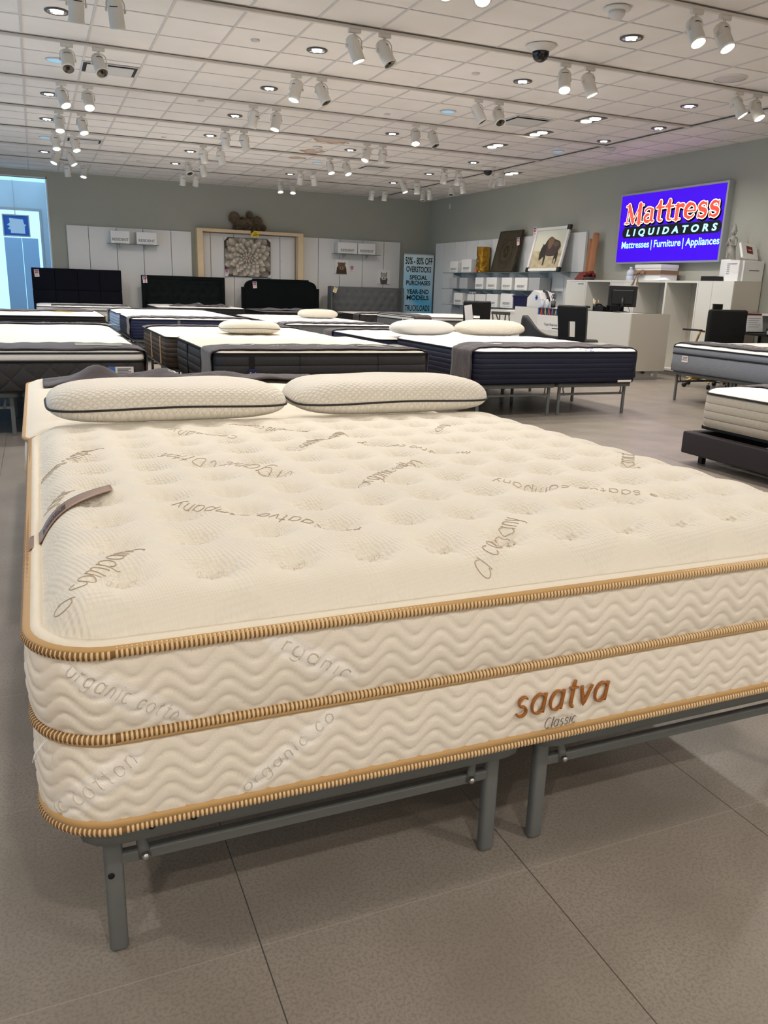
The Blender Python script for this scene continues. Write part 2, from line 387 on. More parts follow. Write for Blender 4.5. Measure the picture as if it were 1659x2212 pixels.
# facing frames for lettering and flat prints: local x to the right, y up, z towards the viewer
def facing(d, o, ang=0, tilt=0):
    ax = {'-y': ((1, 0, 0), (0, 0, 1), (0, -1, 0)), '-x': ((0, -1, 0), (0, 0, 1), (-1, 0, 0)), '+z': ((1, 0, 0), (0, 1, 0), (0, 0, 1))}[d]
    m = Matrix(((ax[0][0], ax[1][0], ax[2][0], o[0]), (ax[0][1], ax[1][1], ax[2][1], o[1]), (ax[0][2], ax[1][2], ax[2][2], o[2]), (0, 0, 0, 1)))
    return m @ Matrix.Rotation(ang, 4, 'Z') @ Matrix.Rotation(tilt, 4, 'X')
_tc = {}
def text_geo(txt, size, bold=0, sx=1, space=1, shear=0):
    key = (txt, size, bold, sx, space, shear)
    if key in _tc: return _tc[key]
    cu = bpy.data.curves.new('lettering', 'FONT'); cu.body = txt; cu.size = size; cu.offset = bold; cu.space_character = space; cu.shear = shear
    cu.align_x = 'CENTER'; cu.resolution_u = 3; cu.fill_mode = 'FRONT'
    o = bpy.data.objects.new('lettering', cu); COL.objects.link(o)
    dg = bpy.context.evaluated_depsgraph_get(); me = bpy.data.meshes.new_from_object(o.evaluated_get(dg))
    res = ([(v.co.x*sx, v.co.y, 0) for v in me.vertices], [tuple(p.vertices) for p in me.polygons])
    bpy.data.objects.remove(o); bpy.data.curves.remove(cu); bpy.data.meshes.remove(me); _tc[key] = res
    return res
def text(txt, size, m, parent, name, mx, bold=0, sx=1, space=1, shear=0, fit=None, fn=None):
    vs, fs = text_geo(txt, size, bold, sx, space, shear)
    if fit:
        xs = [p[0] for p in vs]; k = fit/(max(xs)-min(xs)); vs = [(p[0]*k, p[1], 0) for p in vs]
    b = MB(); b.add(vs, fs, 0, False, mx)
    if fn: b.v = [fn(p) for p in b.v]
    return b.build(name, m, parent)

# single-line letters on a unit x-height, as (polylines, advance)
def arc(cx, cy, rx, ry, a0, a1, n=14): return [(cx+rx*math.cos(math.radians(a0+(a1-a0)*i/n)), cy+ry*math.sin(math.radians(a0+(a1-a0)*i/n))) for i in range(n+1)]
GL = {
    'a': ([arc(.45, .5, .42, .5, 40, 320), [(.87, 1), (.87, 0)], ], 1.12),
    's': ([arc(.33, .745, .28, .255, 35, 262, 10)+arc(.33, .255, .32, .255, 88, -155, 10)], .82),
    't': ([[(.28, 1.4), (.28, .2)]+arc(.45, .2, .17, .2, 180, 285, 6), [(.0, 1), (.58, 1)]], .7),
    'v': ([[(.0, 1), (.38, 0), (.76, 1)]], .92),
    'h': ([[(.05, 1.45), (.05, 0)], [(.05, .6)]+arc(.37, .62, .32, .38, 180, 0, 8)+[(.69, 0)]], .95),
    'e': ([[(.04, .52), (.84, .52)]+arc(.44, .5, .41, .5, 5, 310, 14)], 1.02),
    'c': ([arc(.44, .5, .41, .5, 45, 315, 12)], .95),
    'o': ([arc(.45, .5, .42, .5, 0, 360, 18)], 1.05),
    'm': ([[(.05, 1), (.05, 0)], [(.05, .6)]+arc(.32, .65, .27, .35, 180, 0, 8)+[(.59, 0)], [(.59, .6)]+arc(.86, .65, .27, .35, 180, 0, 8)+[(1.13, 0)]], 1.38),
    'n': ([[(.05, 1), (.05, 0)], [(.05, .6)]+arc(.37, .62, .32, .38, 180, 0, 8)+[(.69, 0)]], .95),
    'p': ([[(.05, 1), (.05, -.45)], arc(.46, .5, .41, .5, 140, -140, 14)], 1.02),
    'y': ([[(.0, 1), (.38, .05)], [(.76, 1), (.3, -.42), (.05, -.45)]], .92),
    'r': ([[(.05, 1), (.05, 0)], [(.05, .55)]+arc(.4, .6, .35, .4, 180, 75, 6)], .62),
    'g': ([arc(.45, .5, .42, .5, 40, 320), [(.87, 1), (.87, -.15)]+arc(.45, -.15, .42, .32, 0, -140, 8)], 1.1),
    'i': ([[(.1, 1), (.1, 0)], [(.1, 1.32), (.1, 1.38)]], .36),
    'l': ([[(.08, 1.5), (.08, 0)]], .34), ' ': ([], .55),
    'C': ([arc(.62, .72, .58, .75, 50, 310, 16)], 1.28)}
def strokes(txt, gap=.0, shear=0.0):
    x = 0; out = []
    for ch in txt:
        pl, adv = GL[ch]
        for p in pl: out.append([(x+q[0]+shear*q[1], q[1]) for q in p])
        x += adv+gap
    return out, x
def dense(p, step):
    o = [p[0]]
    for a, b in zip(p, p[1:]):
        d = math.hypot(b[0]-a[0], b[1]-a[1]); n = max(1, int(d/step))
        o += [(a[0]+(b[0]-a[0])*i/n, a[1]+(b[1]-a[1])*i/n) for i in range(1, n+1)]
    return o
def ribbon(mb, path, wd, mx, z=0, mi=0):
    """flat stroke with round ends and joints"""
    if isinstance(wd, list) and len(wd) != len(path):
        n = len(path)-1; q = [i*(len(wd)-1)/n for i in range(n+1)]
        wd = [wd[int(a)]+(wd[min(len(wd)-1, int(a)+1)]-wd[int(a)])*(a-int(a)) for a in q]
    for i, (a, b) in enumerate(zip(path, path[1:])):
        wa = wd[i] if isinstance(wd, list) else wd; wb = wd[i+1] if isinstance(wd, list) else wd
        dx, dy = b[0]-a[0], b[1]-a[1]; L = math.hypot(dx, dy) or 1; nx, ny = -dy/L, dx/L
        mb.add([(a[0]-nx*wa, a[1]-ny*wa, z), (b[0]-nx*wb, b[1]-ny*wb, z), (b[0]+nx*wb, b[1]+ny*wb, z), (a[0]+nx*wa, a[1]+ny*wa, z)], [(0, 1, 2, 3)], mi, False, mx)
    for i, p in enumerate(path):
        wp = wd[i] if isinstance(wd, list) else wd
        mb.add([(p[0]+wp*math.cos(2*PI*j/10), p[1]+wp*math.sin(2*PI*j/10), z) for j in range(10)], [tuple(range(10))], mi, False, mx)

# ------------------------------------------------------------------ the room
XL, XR, YB, YF, HC = -4.6, 10.07, 20.95, -4.5, 3.54
b = MB(); b.box(XL-.1, XR+.1, YF-.1, 26.5, -.1, 0); struct(b, 'floor', 'floor')
b = MB(); b.box(XL-.1, XR+.1, YF-.1, YB+.1, HC, HC+.1); struct(b, 'ceiling', 'ceiling')
b = MB()
x = .067-.6096*7
while x < 8.5:
    b.box(x-.012, x+.012, YF, YB, HC-.006, HC); x += .6096
for x in (9.15, 9.76): b.box(x-.012, x+.012, YF, YB, HC-.006, HC)
y = 5.84-.615*16
while y < YB:
    b.box(XL, XR, y-.008, y+.008, HC-.0055, HC); y += .615
struct(b, 'trim_1', 'tbar', 'pale metal grid bars of the tiled ceiling')
b = MB(); b.box(XR, XR+.1, YF-.1, YB+.1, 0, HC); struct(b, 'wall_right', 'wall')
# open shop front behind the camera, and an added unseen hall for fill light
b = MB(); b.box(XL-.1, XR+.1, YF-.1, YF, 3.2, HC); b.box(XL-.1, XL+.3, YF-.1, YF, 0, 3.2); b.box(XR-.4, XR+.1, YF-.1, YF, 0, 3.2); struct(b, 'wall_front', 'wall')
b = MB(); b.box(XL-.2, XL-.1, -12, YF-.1, 0, 4.3); b.box(XR+.1, XR+.2, -12, YF-.1, 0, 4.3); b.box(XL-.2, XR+.2, -12.1, -12, 0, 4.3); b.box(XL-.1, XR+.1, YF-.2, YF-.1, HC, 4.3); struct(b, 'wall_added_hall', 'white_paint')  # added enclosure, keeps blue sky light out and holds the fill panels
b = MB(); b.box(XL-.2, XR+.2, -12.1, YF-.1, 4.3, 4.4); struct(b, 'ceiling_added_hall', 'white_paint')
b = MB(); b.box(XL-.2, XR+.2, -12.1, YF-.1, -.1, 0); struct(b, 'floor_added_hall', 'laminate')
cl = bpy.data.lights.new('fill lamp', 'AREA'); cl.shape = 'RECTANGLE'; cl.size = 2.4; cl.size_y = 1.2; cl.energy = FILL_W; cl.color = NEUT
for k in range(6):  # fill panels added out of view for soft neutral light
    x0 = XL+1.8+(k % 3)*5.2; y0 = -6.6-(k//3)*3.2
    t = thing('fill_panel', 'large flat fill light panel added out of view behind the camera', 'ceiling light', (x0, y0, 4.26), 'added fill panels')
    b = MB(); b.box(x0-1.25, x0+1.25, y0-.65, y0+.65, 4.26, 4.3); b.build('light_frame', 'light_plastic', t)
    b = MB(); b.box(x0-1.2, x0+1.2, y0-.6, y0+.6, 4.255, 4.26); b.build('light_panel', 'fill_glow', t)
    l = bpy.data.objects.new('fill_lamp', cl); COL.objects.link(l); l.parent = t; l.location = (0, 0, -.015)
# back wall, with a tall opening into the daylit vestibule on the left
b = MB(); b.box(.43, XR, YB, YB+.12, 0, HC); b.box(XL, -1.9, YB, YB+.12, 0, HC); b.box(-1.9, .43, YB, YB+.12, 3.38, HC); struct(b, 'wall_back', 'wall')
b = MB(); b.box(.405, .43, YB-.012, YB+.13, 0, 3.405); b.box(-1.92, .43, YB-.012, YB+.13, 3.38, 3.405); b.box(-1.92, -1.9, YB-.012, YB+.13, 0, 3.405); struct(b, 'trim_2', 'white_paint', 'white casing around the tall daylit opening')
# left wall: storefront glazing
b = MB(); b.box(XL-.1, XL, YF-.1, 4, 0, HC); b.box(XL-.1, XL, 18, YB+.1, 0, HC); b.box(XL-.1, XL, 4, 18, 3.0, HC); struct(b, 'wall_left', 'wall')
for k in range(4):
    y0 = 4+3.5*k; t = thing('window_%d' % (k+1), None, None, (XL-.05, y0+1.75, 0)); t['kind'] = 'structure'
    b = MB()
    for (ya, yb, za, zb) in ((y0, y0+.06, 0, 3), (y0+3.44, y0+3.5, 0, 3), (y0+.06, y0+3.44, 0, .1), (y0+.06, y0+3.44, 2.94, 3)): b.box(XL-.09, XL-.01, ya, yb, za, zb)
    b.build('window_frame', 'alu', t)
    b = MB(); b.box(XL-.055, XL-.045, y0+.06, y0+3.44, .1, 2.94); b.build('window_pane', 'window_glass', t)
# vestibule behind the opening
b = MB(); b.box(.43, .53, YB+.12, 23.6, 0, HC); struct(b, 'wall_vestibule_right', 'white_paint')
b = MB(); b.box(.29, .43, 23.5, 23.6, 0, HC); b.box(-1.3, .29, 23.5, 23.6, 2.9, HC); b.box(-4.4, -1.3, 23.5, 23.6, 0, HC); struct(b, 'wall_vestibule_back', 'white_paint')
b = MB(); b.box(-4.4, .53, YB+.12, 23.6, HC, HC+.1); struct(b, 'ceiling_vestibule', 'window_glass')  # unseen ceiling, made of glass to let more daylight into the vestibule
t = thing('door_1', 'bright glazed entrance door opening of the vestibule', None, (-.5, 23.55, 0)); t['kind'] = 'structure'
b = MB(); b.box(.24, .29, 23.47, 23.62, 0, 2.9); b.box(-1.3, -1.25, 23.47, 23.62, 0, 2.9); b.box(-1.25, .24, 23.47, 23.62, 2.84, 2.9); b.build('door_frame', 'alu', t)
b = MB(); b.box(-1.25, .24, 23.545, 23.555, .02, 2.84); b.build('door_pane', 'window_glass', t)
b = MB(); b.box(.43, XR, YB-.015, YB, 0, .1); struct(b, 'baseboard_back', 'greige')
b = MB(); b.box(XR-.015, XR, YF, YB, 0, .1); struct(b, 'baseboard_right', 'greige')

# things in the vestibule
for k, (xa, xb) in enumerate(((-.62, -.215), (-.205, .17))):
    t = thing('banner_stand', ('left' if k == 0 else 'right')+' one of two plain tall blue banners in the vestibule', 'banner', ((xa+xb)/2, 23.3, 0), 'blue banners in the vestibule')
    b = MB(); b.box(xa, xb, 23.29, 23.31, .06, 2.17); b.build('banner_sheet', 'blue_banner', t)
    b = MB(); b.box(xa, xb, 23.2, 23.4, 0, .06); b.build('base', 'alu', t)
t = thing('framed_sign', 'square blue framed sign with a pale bell shape above the banners', 'sign', (-.33, 23.4, 2.2))
b = MB()
for q in ((-.63, -.6, 2.2, 2.73), (-.03, 0, 2.2, 2.73), (-.6, -.03, 2.2, 2.23), (-.6, -.03, 2.7, 2.73)): b.box(q[0], q[1], 23.38, 23.42, q[2], q[3])
b.build('frame', 'alu', t)
b = MB(); b.box(-.6, -.03, 23.4, 23.41, 2.23, 2.7); b.build('panel', 'blue_deep', t)
b = MB(); b.prism([(-.45, 2.28), (-.12, 2.28), (-.12, 2.45), (-.08, 2.49), (-.13, 2.51), (-.15, 2.62), (-.47, 2.64), (-.46, 2.53), (-.53, 2.48), (-.46, 2.44), (-.52, 2.38), (-.45, 2.36)], 0, .004, 0, facing('-y', (0, 23.396, 0))); b.build('emblem', 'paper', t)
b = MB(); b.box(-.33, -.31, 23.385, 23.4, 2.73, 3.54); b.build('hanging_rod', 'alu', t)

# ------------------------------------------------------------------ ceiling: tracks, spotlights, downlights and small fittings
TRK = [5.84, 7.69, 9.55, 11.40, 13.26, 15.06, 16.95, 18.75]
NEAR = [3.98, 2.12, .26, -1.6]
def track_geo(t, xa, xb, y):
    b = MB(); b.box(xa, xb, y-.018, y+.018, HC-.036, HC-.006); b.build('track_body', 'track', t)
    b = MB(); b.box(xa, xb, y-.0235, y-.018, HC-.012, HC-.006); b.box(xa, xb, y+.018, y+.0235, HC-.012, HC-.006); b.build('track_edge', 'slot', t)
for i, y in enumerate(TRK):
    t = thing('lighting_track', 'long white lighting track across the ceiling, %s from the camera of those in view' % ORD[i], 'lighting track', (2.0, y, HC-.036), 'ceiling lighting tracks')
    track_geo(t, XL+.1, 8.52, y)
for i, y in enumerate(NEAR):
    t = thing('lighting_track', 'white lighting track over the foreground mattress, %s ahead of the frame' % ORD[i], 'lighting track', (2.0, y, HC-.036), 'ceiling lighting tracks')
    track_geo(t, XL+.1, 8.52, y)
t = thing('lighting_track', 'lighting track running lengthwise parallel to the right wall', 'lighting track', (8.54, 8, HC-.036), 'ceiling lighting tracks')
b = MB(); b.box(8.525, 8.56, YF+.1, YB-.1, HC-.036, HC-.006); b.build('track_body', 'track', t)
b = MB(); b.box(8.52, 8.525, YF+.1, YB-.1, HC-.02, HC-.006); b.build('track_edge', 'slot', t)

def make_spot(lit):
    t = thing('track_spotlight', 'x', 'spotlight', (0, 0, 0), 'white track spotlights')
    b = MB(); b.rbox(-.06, .06, -.016, .016, -.034, 0, .004); b.lathe([(.012, -.05), (.012, -.034)], n=10); b.build('track_adapter', 'track', t)
    b = MB(); b.tube([(-.072, 0, -.165)]+[(-.072*math.cos(a), 0, -.105+.055*math.sin(a)) for a in [PI*k/10 for k in range(11)]]+[(.072, 0, -.165)], .006, 6)
    for sx in (-.076, .076): b.lathe([(.014, -.006), (.014, .006)], n=10, mx=Matrix.Translation((sx, 0, -.15)) @ Matrix.Rotation(PI/2, 4, 'Y'))
    b.build('yoke', 'light_plastic', t)
    P = (0, 0, -.15)
    b = MB(); b.lathe([(.0, .10), (.035, .098), (.052, .085), (.060, .06), (.062, -.11), (.066, -.112), (.066, -.126), (.056, -.126), (.054, -.116)], P, 20, cap=False)
    h = b.build('lamp_head', 'light_plastic', t, pivot=P)
    for a0 in (PI*1.32, PI*.32):
        b = MB(); b.grid(lambda u, v: (.0626*math.cos(a0+u*1.1), .0626*math.sin(a0+u*1.1), -.15+.03+.007*v), 8, 2, flip=False)
        b.build('vent_slot', 'hole', h, pivot=P).location = (0, 0, 0)
    b = MB(); b.lathe([(.056, -.12), (.03, -.112), (.0, -.11)], P, 20, cap=False); b.build('lens', 'lens_on' if lit else 'lens_off', h, pivot=P).location = (0, 0, 0)
    if not lit:
        b = MB(); b.lathe([(.012, -.122), (.014, -.108)], P, 10); b.build('bulb', 'hole', h, pivot=P).location = (0, 0, 0)
    return t
protos = {True: make_spot(True), False: make_spot(False)}; used = {True: False, False: False}
ld = bpy.data.lights.new('spot lamp', 'SPOT'); ld.energy = SPOT_W; ld.color = WARM; ld.spot_size = math.radians(62); ld.spot_blend = .6; ld.shadow_soft_size = .055
def place_spot(x, y, lit, dx, dy, label, zrot=0, power=1.0):
    if not used[lit]: t = protos[lit]; used[lit] = True
    else: t = copy_tree(protos[lit])
    t.location = (x, y, HC-.036); t['label'] = label; t.rotation_euler.z = zrot
    d = Matrix.Rotation(-zrot, 3, 'Z') @ Vector((dx, dy, -1)).normalized()
    head = [c for c in t.children if c.name.startswith('lamp_head')][0]
    head.rotation_mode = 'QUATERNION'; head.rotation_quaternion = d.to_track_quat('-Z', 'Y')
    if lit:
        l = bpy.data.objects.new('spot_lamp', ld if power == 1 else ld.copy()); COL.objects.link(l); l.parent = head; l.location = (0, 0, -.135)
        if power != 1: l.data.energy = SPOT_W*power
SP = {0: [(2.86, 1, -.35, -.7), (3.16, 1, -.45, -.8), (5.14, 1, 0, -.55), (5.44, 1, .15, -.55)],
      1: [(.48, 0, -.05, .35), (.78, 0, .12, .35), (2.86, 1, .35, -.12), (3.16, 0, .4, -.4), (5.16, 1, -.2, -.45), (5.46, 1, .35, -.25), (7.51, 1, .45, -.5), (7.79, 1, .15, -.6)],
      2: [(.48, 0, -.02, -.75), (.78, 0, .22, -.75), (2.87, 1, -.3, -.12), (3.17, 0, .4, -.35), (5.19, 0, .5, -.35), (5.48, 0, -.03, -.75)],
      3: [(.48, 1, .35, -.45), (.78, 1, .05, -.6), (2.84, 0, -.2, .3), (3.15, 1, -.25, -.15), (5.20, 1, -.12, -.45), (5.48, 0, .25, -.45)],
      4: [(.50, 1, 0, -.4), (.80, 1, .2, -.4), (2.86, 0, .15, .4), (3.15, 0, .4, .4), (5.19, 1, -.4, -.2), (5.47, 0, -.02, .4)],
      5: [(.49, 1, .05, -.35), (.78, 1, .2, -.35), (2.86, 0, .3, .35), (3.16, 0, .4, .35), (5.17, 1, .15, -.35), (5.49, 1, .25, -.45), (7.52, 0, -.05, .2), (7.83, 0, .0, .4)],
      6: [(.54, 1, -.45, -.3), (.79, 1, .5, -.25), (2.92, 0, .2, -.6), (3.19, 0, .5, .2), (5.18, 0, .05, .4), (5.47, 0, .35, .4), (7.50, 1, .25, -.3), (7.82, 0, .15, .2)],
      7: [(.79, 0, .1, .3), (1.11, 1, -.15, -.3), (3.11, 0, -.05, .4), (3.39, 0, -.1, .4), (5.26, 1, 0, -.35), (5.56, 1, -.12, -.35), (7.49, 0, -.05, .4), (7.81, 0, 0, .2)]}
for ti, lst in SP.items():
    for k, (x, lit, dx, dy) in enumerate(lst):
        if ti == 0: pr = ('left' if k % 2 == 0 else 'right', ('pair cut by the top edge', 'pair at the top right')[k//2])
        else: pr = ('left' if k % 2 == 0 else 'right', '%s pair from the left' % ORD[k//2])
        place_spot(x, TRK[ti], bool(lit), dx, dy, '%s white spotlight, %s of %s, %s track from the camera' % ('lit' if lit else 'unlit', pr[0], pr[1], ORD[ti]))
for k, (y, dx, dy) in enumerate(((14.6, .15, .1), (14.95, -.15, .2), (16.2, .3, .1), (16.7, -.2, -.2), (17.8, .2, .1), (18.15, -.1, -.1))):
    place_spot(8.54, y, False, dx, dy, 'unlit white spotlight, %s along the lengthwise track by the right wall' % ORD[k], PI/2)
# lamps over the foreground, on the tracks ahead of the frame
for k, (x, y, dx, dy, pw) in enumerate(((-1.7, -1.6, .5, .85, 1.9), (3.0, -1.6, -.25, .8, .9), (5.3, .26, -.2, .5, .5), (.63, 3.98, -.05, -.62, 1.1), (3.0, 3.98, -.45, -.6, 1.1), (5.3, 2.12, 0, .3, .45), (7.6, 3.98, 0, .3, 1.0), (-1.8, 3.98, -.1, .6, 1.0), (7.6, .26, -.4, .1, .8))):
    place_spot(x, y, True, dx, dy, 'lit white spotlight over the foreground outside the frame, %s of its group' % ORD[k], 0, pw)

def make_down(kind):
    t = thing('recessed_downlight', 'x', 'downlight', (0, 0, 0), 'round recessed downlights')
    b = MB(); b.lathe([(.10, -.008), (.106, -.004), (.106, 0), (.088, 0), (.086, -.008)], n=28, cap=False); b.lathe([(.086, -.008), (.10, -.008)], n=28, cap=False); b.build('trim_ring', 'slot' if kind != 'blue' else 'track', t)
    if kind == 'on':
        b = MB(); b.lathe([(.086, -.006), (.07, -.003), (.0, -.001)], n=28, cap=False); b.build('reflector', 'chrome', t)
        b = MB()
        for a in (0, PI/2): b.rbox(-.055, .055, -.014, .014, -.012, -.002, .004, mx=Matrix.Rotation(a+.3, 4, 'Z'))
        b.build('lamp_tube', 'lens_down', t)
    else:
        b = MB(); b.lathe([(.086, -.006), (.05, -.009), (.0, -.010)], n=28, cap=False); b.build('diffuser', 'lens_daylight', t)
    return t
dl = bpy.data.lights.new('downlight lamp', 'AREA'); dl.shape = 'DISK'; dl.size = .15; dl.energy = DOWN_W; dl.color = NEUT; dl.spread = math.radians(150)
dpro = {'on': make_down('on'), 'blue': make_down('blue')}; dused = {}
rows = {}
DL = [(.37, 8.63), (.40, 10.44, 'blue'), (.36, 12.31), (.36, 14.18), (.36, 15.99, 'blue'), (.36, 17.75), (2.81, 8.63), (2.81, 10.49), (2.81, 12.36), (2.81, 14.18), (2.81, 16.03), (2.81, 17.81),
      (5.25, 6.79), (5.25, 8.65), (5.26, 10.51, 'blue'), (5.26, 12.39), (5.24, 14.19), (5.23, 16.0, 'blue'), (5.24, 17.89), (7.66, 8.64), (8.29, 9.91), (8.29, 11.14), (8.25, 12.31, 'blue'), (7.68, 14.19), (7.68, 16.08), (7.65, 17.87)]
cnt = {}
for d in DL:
    kind = d[2] if len(d) > 2 else 'on'; col = ('left', 'middle left', 'middle right', 'right')[0 if d[0] < 1 else 1 if d[0] < 4 else 2 if d[0] < 6 else 3]
    k = cnt.get(col, 0); cnt[col] = k+1
    t = dpro[kind] if kind not in dused else copy_tree(dpro[kind]); dused[kind] = 1
    t.location = (d[0], d[1], HC-.006); t['label'] = 'round %s downlight, %s from the camera in the %s lengthwise row' % ('glowing' if kind == 'on' else 'unlit daylight-painted', ORD[k], col)
    if kind == 'on':
        l = bpy.data.objects.new('downlight_lamp', dl); COL.objects.link(l); l.parent = t; l.location = (0, 0, -.014)
for k, (x, y) in enumerate(((.36, 4.9), (2.81, 4.9), (5.25, 4.9), (5.25, 3.0), (2.81, -.9), (.36, -.9), (5.25, .9), (-2, 1.1), (-2, 4.9), (-2, 8.6), (-2, 12.3), (-2, 16), (7.66, 1.1), (7.66, 4.9))):
    t = copy_tree(dpro['on']); t.location = (x, y, HC-.006); t['label'] = 'round glowing downlight over the floor ahead of the frame or left of it'
    l = bpy.data.objects.new('downlight_lamp', dl); COL.objects.link(l); l.parent = t; l.location = (0, 0, -.014)

tl = bpy.data.lights.new('twin lamp', 'SPOT'); tl.energy = 45; tl.color = WARM; tl.spot_size = math.radians(90); tl.spot_blend = .6; tl.shadow_soft_size = .05
for k, (x, y) in enumerate(((7.14, 9.93), (7.10, 11.14), (7.11, 12.43), (9.0, 15.0))):
    t = thing('twin_downlight', 'square recessed downlight with two glowing lamps, %s from the camera' % ORD[k] if k < 3 else 'square recessed downlight with glowing lamps near the right wall', 'downlight', (x, y, HC-.012), 'square twin downlights')
    b = MB(); b.box(x-.13, x+.13, y-.20, y+.20, HC-.012, HC-.006); b.build('plate', 'slot', t)
    for s in (-1, 1):
        b = MB(); b.lathe([(.075, -.006), (.07, -.016), (.0, -.018)], (x, y+s*.1, HC-.006), 18, cap=False); b.build('lamp', 'lens_on', t)
    l = bpy.data.objects.new('twin_lamp', tl); COL.objects.link(l); l.location = (0, 0, -.03); l.parent = t
def vent(x, y, sx, sy, label):
    t = thing('air_vent', label, 'air vent', (x, y, HC-.02))
    b = MB(); b.box(x-sx, x+sx, y-sy, y+sy, HC-.0065, HC-.0055); b.build('opening', 'vent_dark', t)
    b = MB()
    for (xa, xb, ya, yb) in ((-sx-.012, -sx, -sy-.012, sy+.012), (sx, sx+.012, -sy-.012, sy+.012), (-sx, sx, -sy-.012, -sy), (-sx, sx, sy, sy+.012)): b.box(x+xa, x+xb, y+ya, y+yb, HC-.014, HC-.005)
    b.build('frame', 'vent', t)
    b = MB(); b.box(x-sx*.86, x+sx*.86, y-sy*.8, y+sy*.8, HC-.022, HC-.016)
    for q in (-.5, .5): b.box(x+q*sx-.006, x+q*sx+.006, y-.006, y+.006, HC-.018, HC-.006)
    b.build('diffuser_plate', 'vent', t)
vent(.97, 10.55, .29, .23, 'square steel air vent beside the left pair of unlit spotlights')
vent(6.45, 10.52, .27, .27, 'square air vent with dark slots near the middle right of the ceiling')
vent(6.4, 15.98, .25, .25, 'small square air vent far back in the middle of the ceiling')
vent(.98, 15.92, .27, .2, 'square air vent far back beside the left lit spotlights')
def camera_dome(x, y, label):
    t = thing('security_camera', label, 'security camera', (x, y, HC-.16))
    b = MB(); b.lathe([(.15, -.006), (.14, -.02), (.09, -.05), (.085, -.06)], (x, y, HC), 24); b.build('mount', 'light_plastic', t)
    b = MB(); b.lathe([(.082, -.058), (.08, -.09), (.062, -.125), (.03, -.145), (0, -.15)], (x, y, HC), 20, cap=False); b.build('dome', 'dome', t)
camera_dome(4.67, 7.40, 'black dome security camera near the second track from the camera')
camera_dome(8.23, 14.6, 'small black dome security camera near the far end of the ceiling')
def detector(x, y, label, r=.085, h=.06):
    t = thing('smoke_detector', label, 'smoke detector', (x, y, HC-h))
    b = MB(); b.lathe([(r, -.006), (r, -.02), (r*.8, -.03)], (x, y, HC), 22); b.build('base', 'light_plastic', t)
    b = MB(); b.lathe([(r*.62, -.03), (r*.6, -.03-h*.35), (r*.4, -h)], (x, y, HC), 20); b.build('sensor_cap', 'vent', t)
detector(4.62, 6.2, 'white smoke detector at the top right between ceiling tracks', .11, .085)
detector(8.79, 11.61, 'white smoke detector on the ceiling strip above the blue sign')
detector(4.66, 14.24, 'small white detector between the brown ceiling stains')
for k, (x, y) in enumerate(((2.17, 8.61), (2.2, 11.65), (2.17, 14.8), (2.11, 17.92), (4.63, 8.62), (4.63, 11.11), (4.63, 17.74), (8.4, 8.46))):
    b = MB(); b.lathe([(.042, -.012), (.046, -.006), (.046, 0)], (x, y, HC-.0), 18)
    nm = ('left file of discs, %s from the camera' % ORD[k]) if k < 4 else ('middle file of discs, %s from the camera' % ORD[k-4]) if k < 7 else 'alone beside the far right spotlights'
    tag(b.build('sprinkler_cover', 'tbar'), 'small flat round sprinkler cover, '+nm, 'sprinkler cover', 'ceiling sprinkler covers')
t = thing('ceiling_speaker', 'round pale ceiling speaker grille at the upper right', 'speaker', (7.08, 7.41, HC-.012))
b = MB(); b.lathe([(.16, -.012), (.165, -.006), (.165, 0)], (7.08, 7.41, HC), 28); b.build('grille', 'tbar', t)
b = MB(); b.lathe([(.165, -.014), (.18, -.006), (.18, 0)], (7.08, 7.41, HC), 28, cap=False); b.build('rim', 'light_plastic', t)
b = MB(); b.rbox(XR-.012, XR, 19.70, 19.78, 3.26, 3.38, .004); tag(b.build('wall_sensor', 'light_plastic'), 'small white sensor high on the right wall near the corner', 'sensor')

# ------------------------------------------------------------------ beds: shared builders
def rrect(x0, x1, y0, y1, r, step):
    """closed loop round a rounded rectangle, even steps, with outward normals"""
    segs = []
    def ln(a, b, nx, ny):
        L = math.hypot(b[0]-a[0], b[1]-a[1]); n = max(1, round(L/step))
        for i in range(n): segs.append((a[0]+(b[0]-a[0])*i/n, a[1]+(b[1]-a[1])*i/n, nx, ny))
    def cr(cx, cy, a0):
        n = max(3, round(r*PI/2/step))
        for i in range(n): a = a0+PI/2*i/n; segs.append((cx+r*math.cos(a), cy+r*math.sin(a), math.cos(a), math.sin(a)))
    ln((x0+r, y0), (x1-r, y0), 0, -1); cr(x1-r, y0+r, -PI/2); ln((x1, y0+r), (x1, y1-r), 1, 0); cr(x1-r, y1-r, 0)
    ln((x1-r, y1), (x0+r, y1), 0, 1); cr(x0+r, y1-r, PI/2); ln((x0, y1-r), (x0, y0+r), -1, 0); cr(x0+r, y0+r, PI)
    return segs
def loft(mb, loop, prof, disp=None, mi=0):
    """side wall: prof = [(outset, z)...]; disp(i, x, y, z, s) extra outset"""
    n = len(loop); vs = []; fs = []; s = 0; S = []
    for i, p in enumerate(loop):
        q = loop[i-1]
        if i: s += math.hypot(p[0]-q[0], p[1]-q[1])
        S.append(s)
    for k, (o, z) in enumerate(prof):
        for i, (x, y, nx, ny) in enumerate(loop):
            e = o+(disp(S[i], z, k) if disp else 0); vs.append((x+nx*e, y+ny*e, z))
    for k in range(len(prof)-1):
        for i in range(n): j = (i+1) % n; fs.append((k*n+i, k*n+j, (k+1)*n+j, (k+1)*n+i))
    mb.add(vs, fs, mi, True)
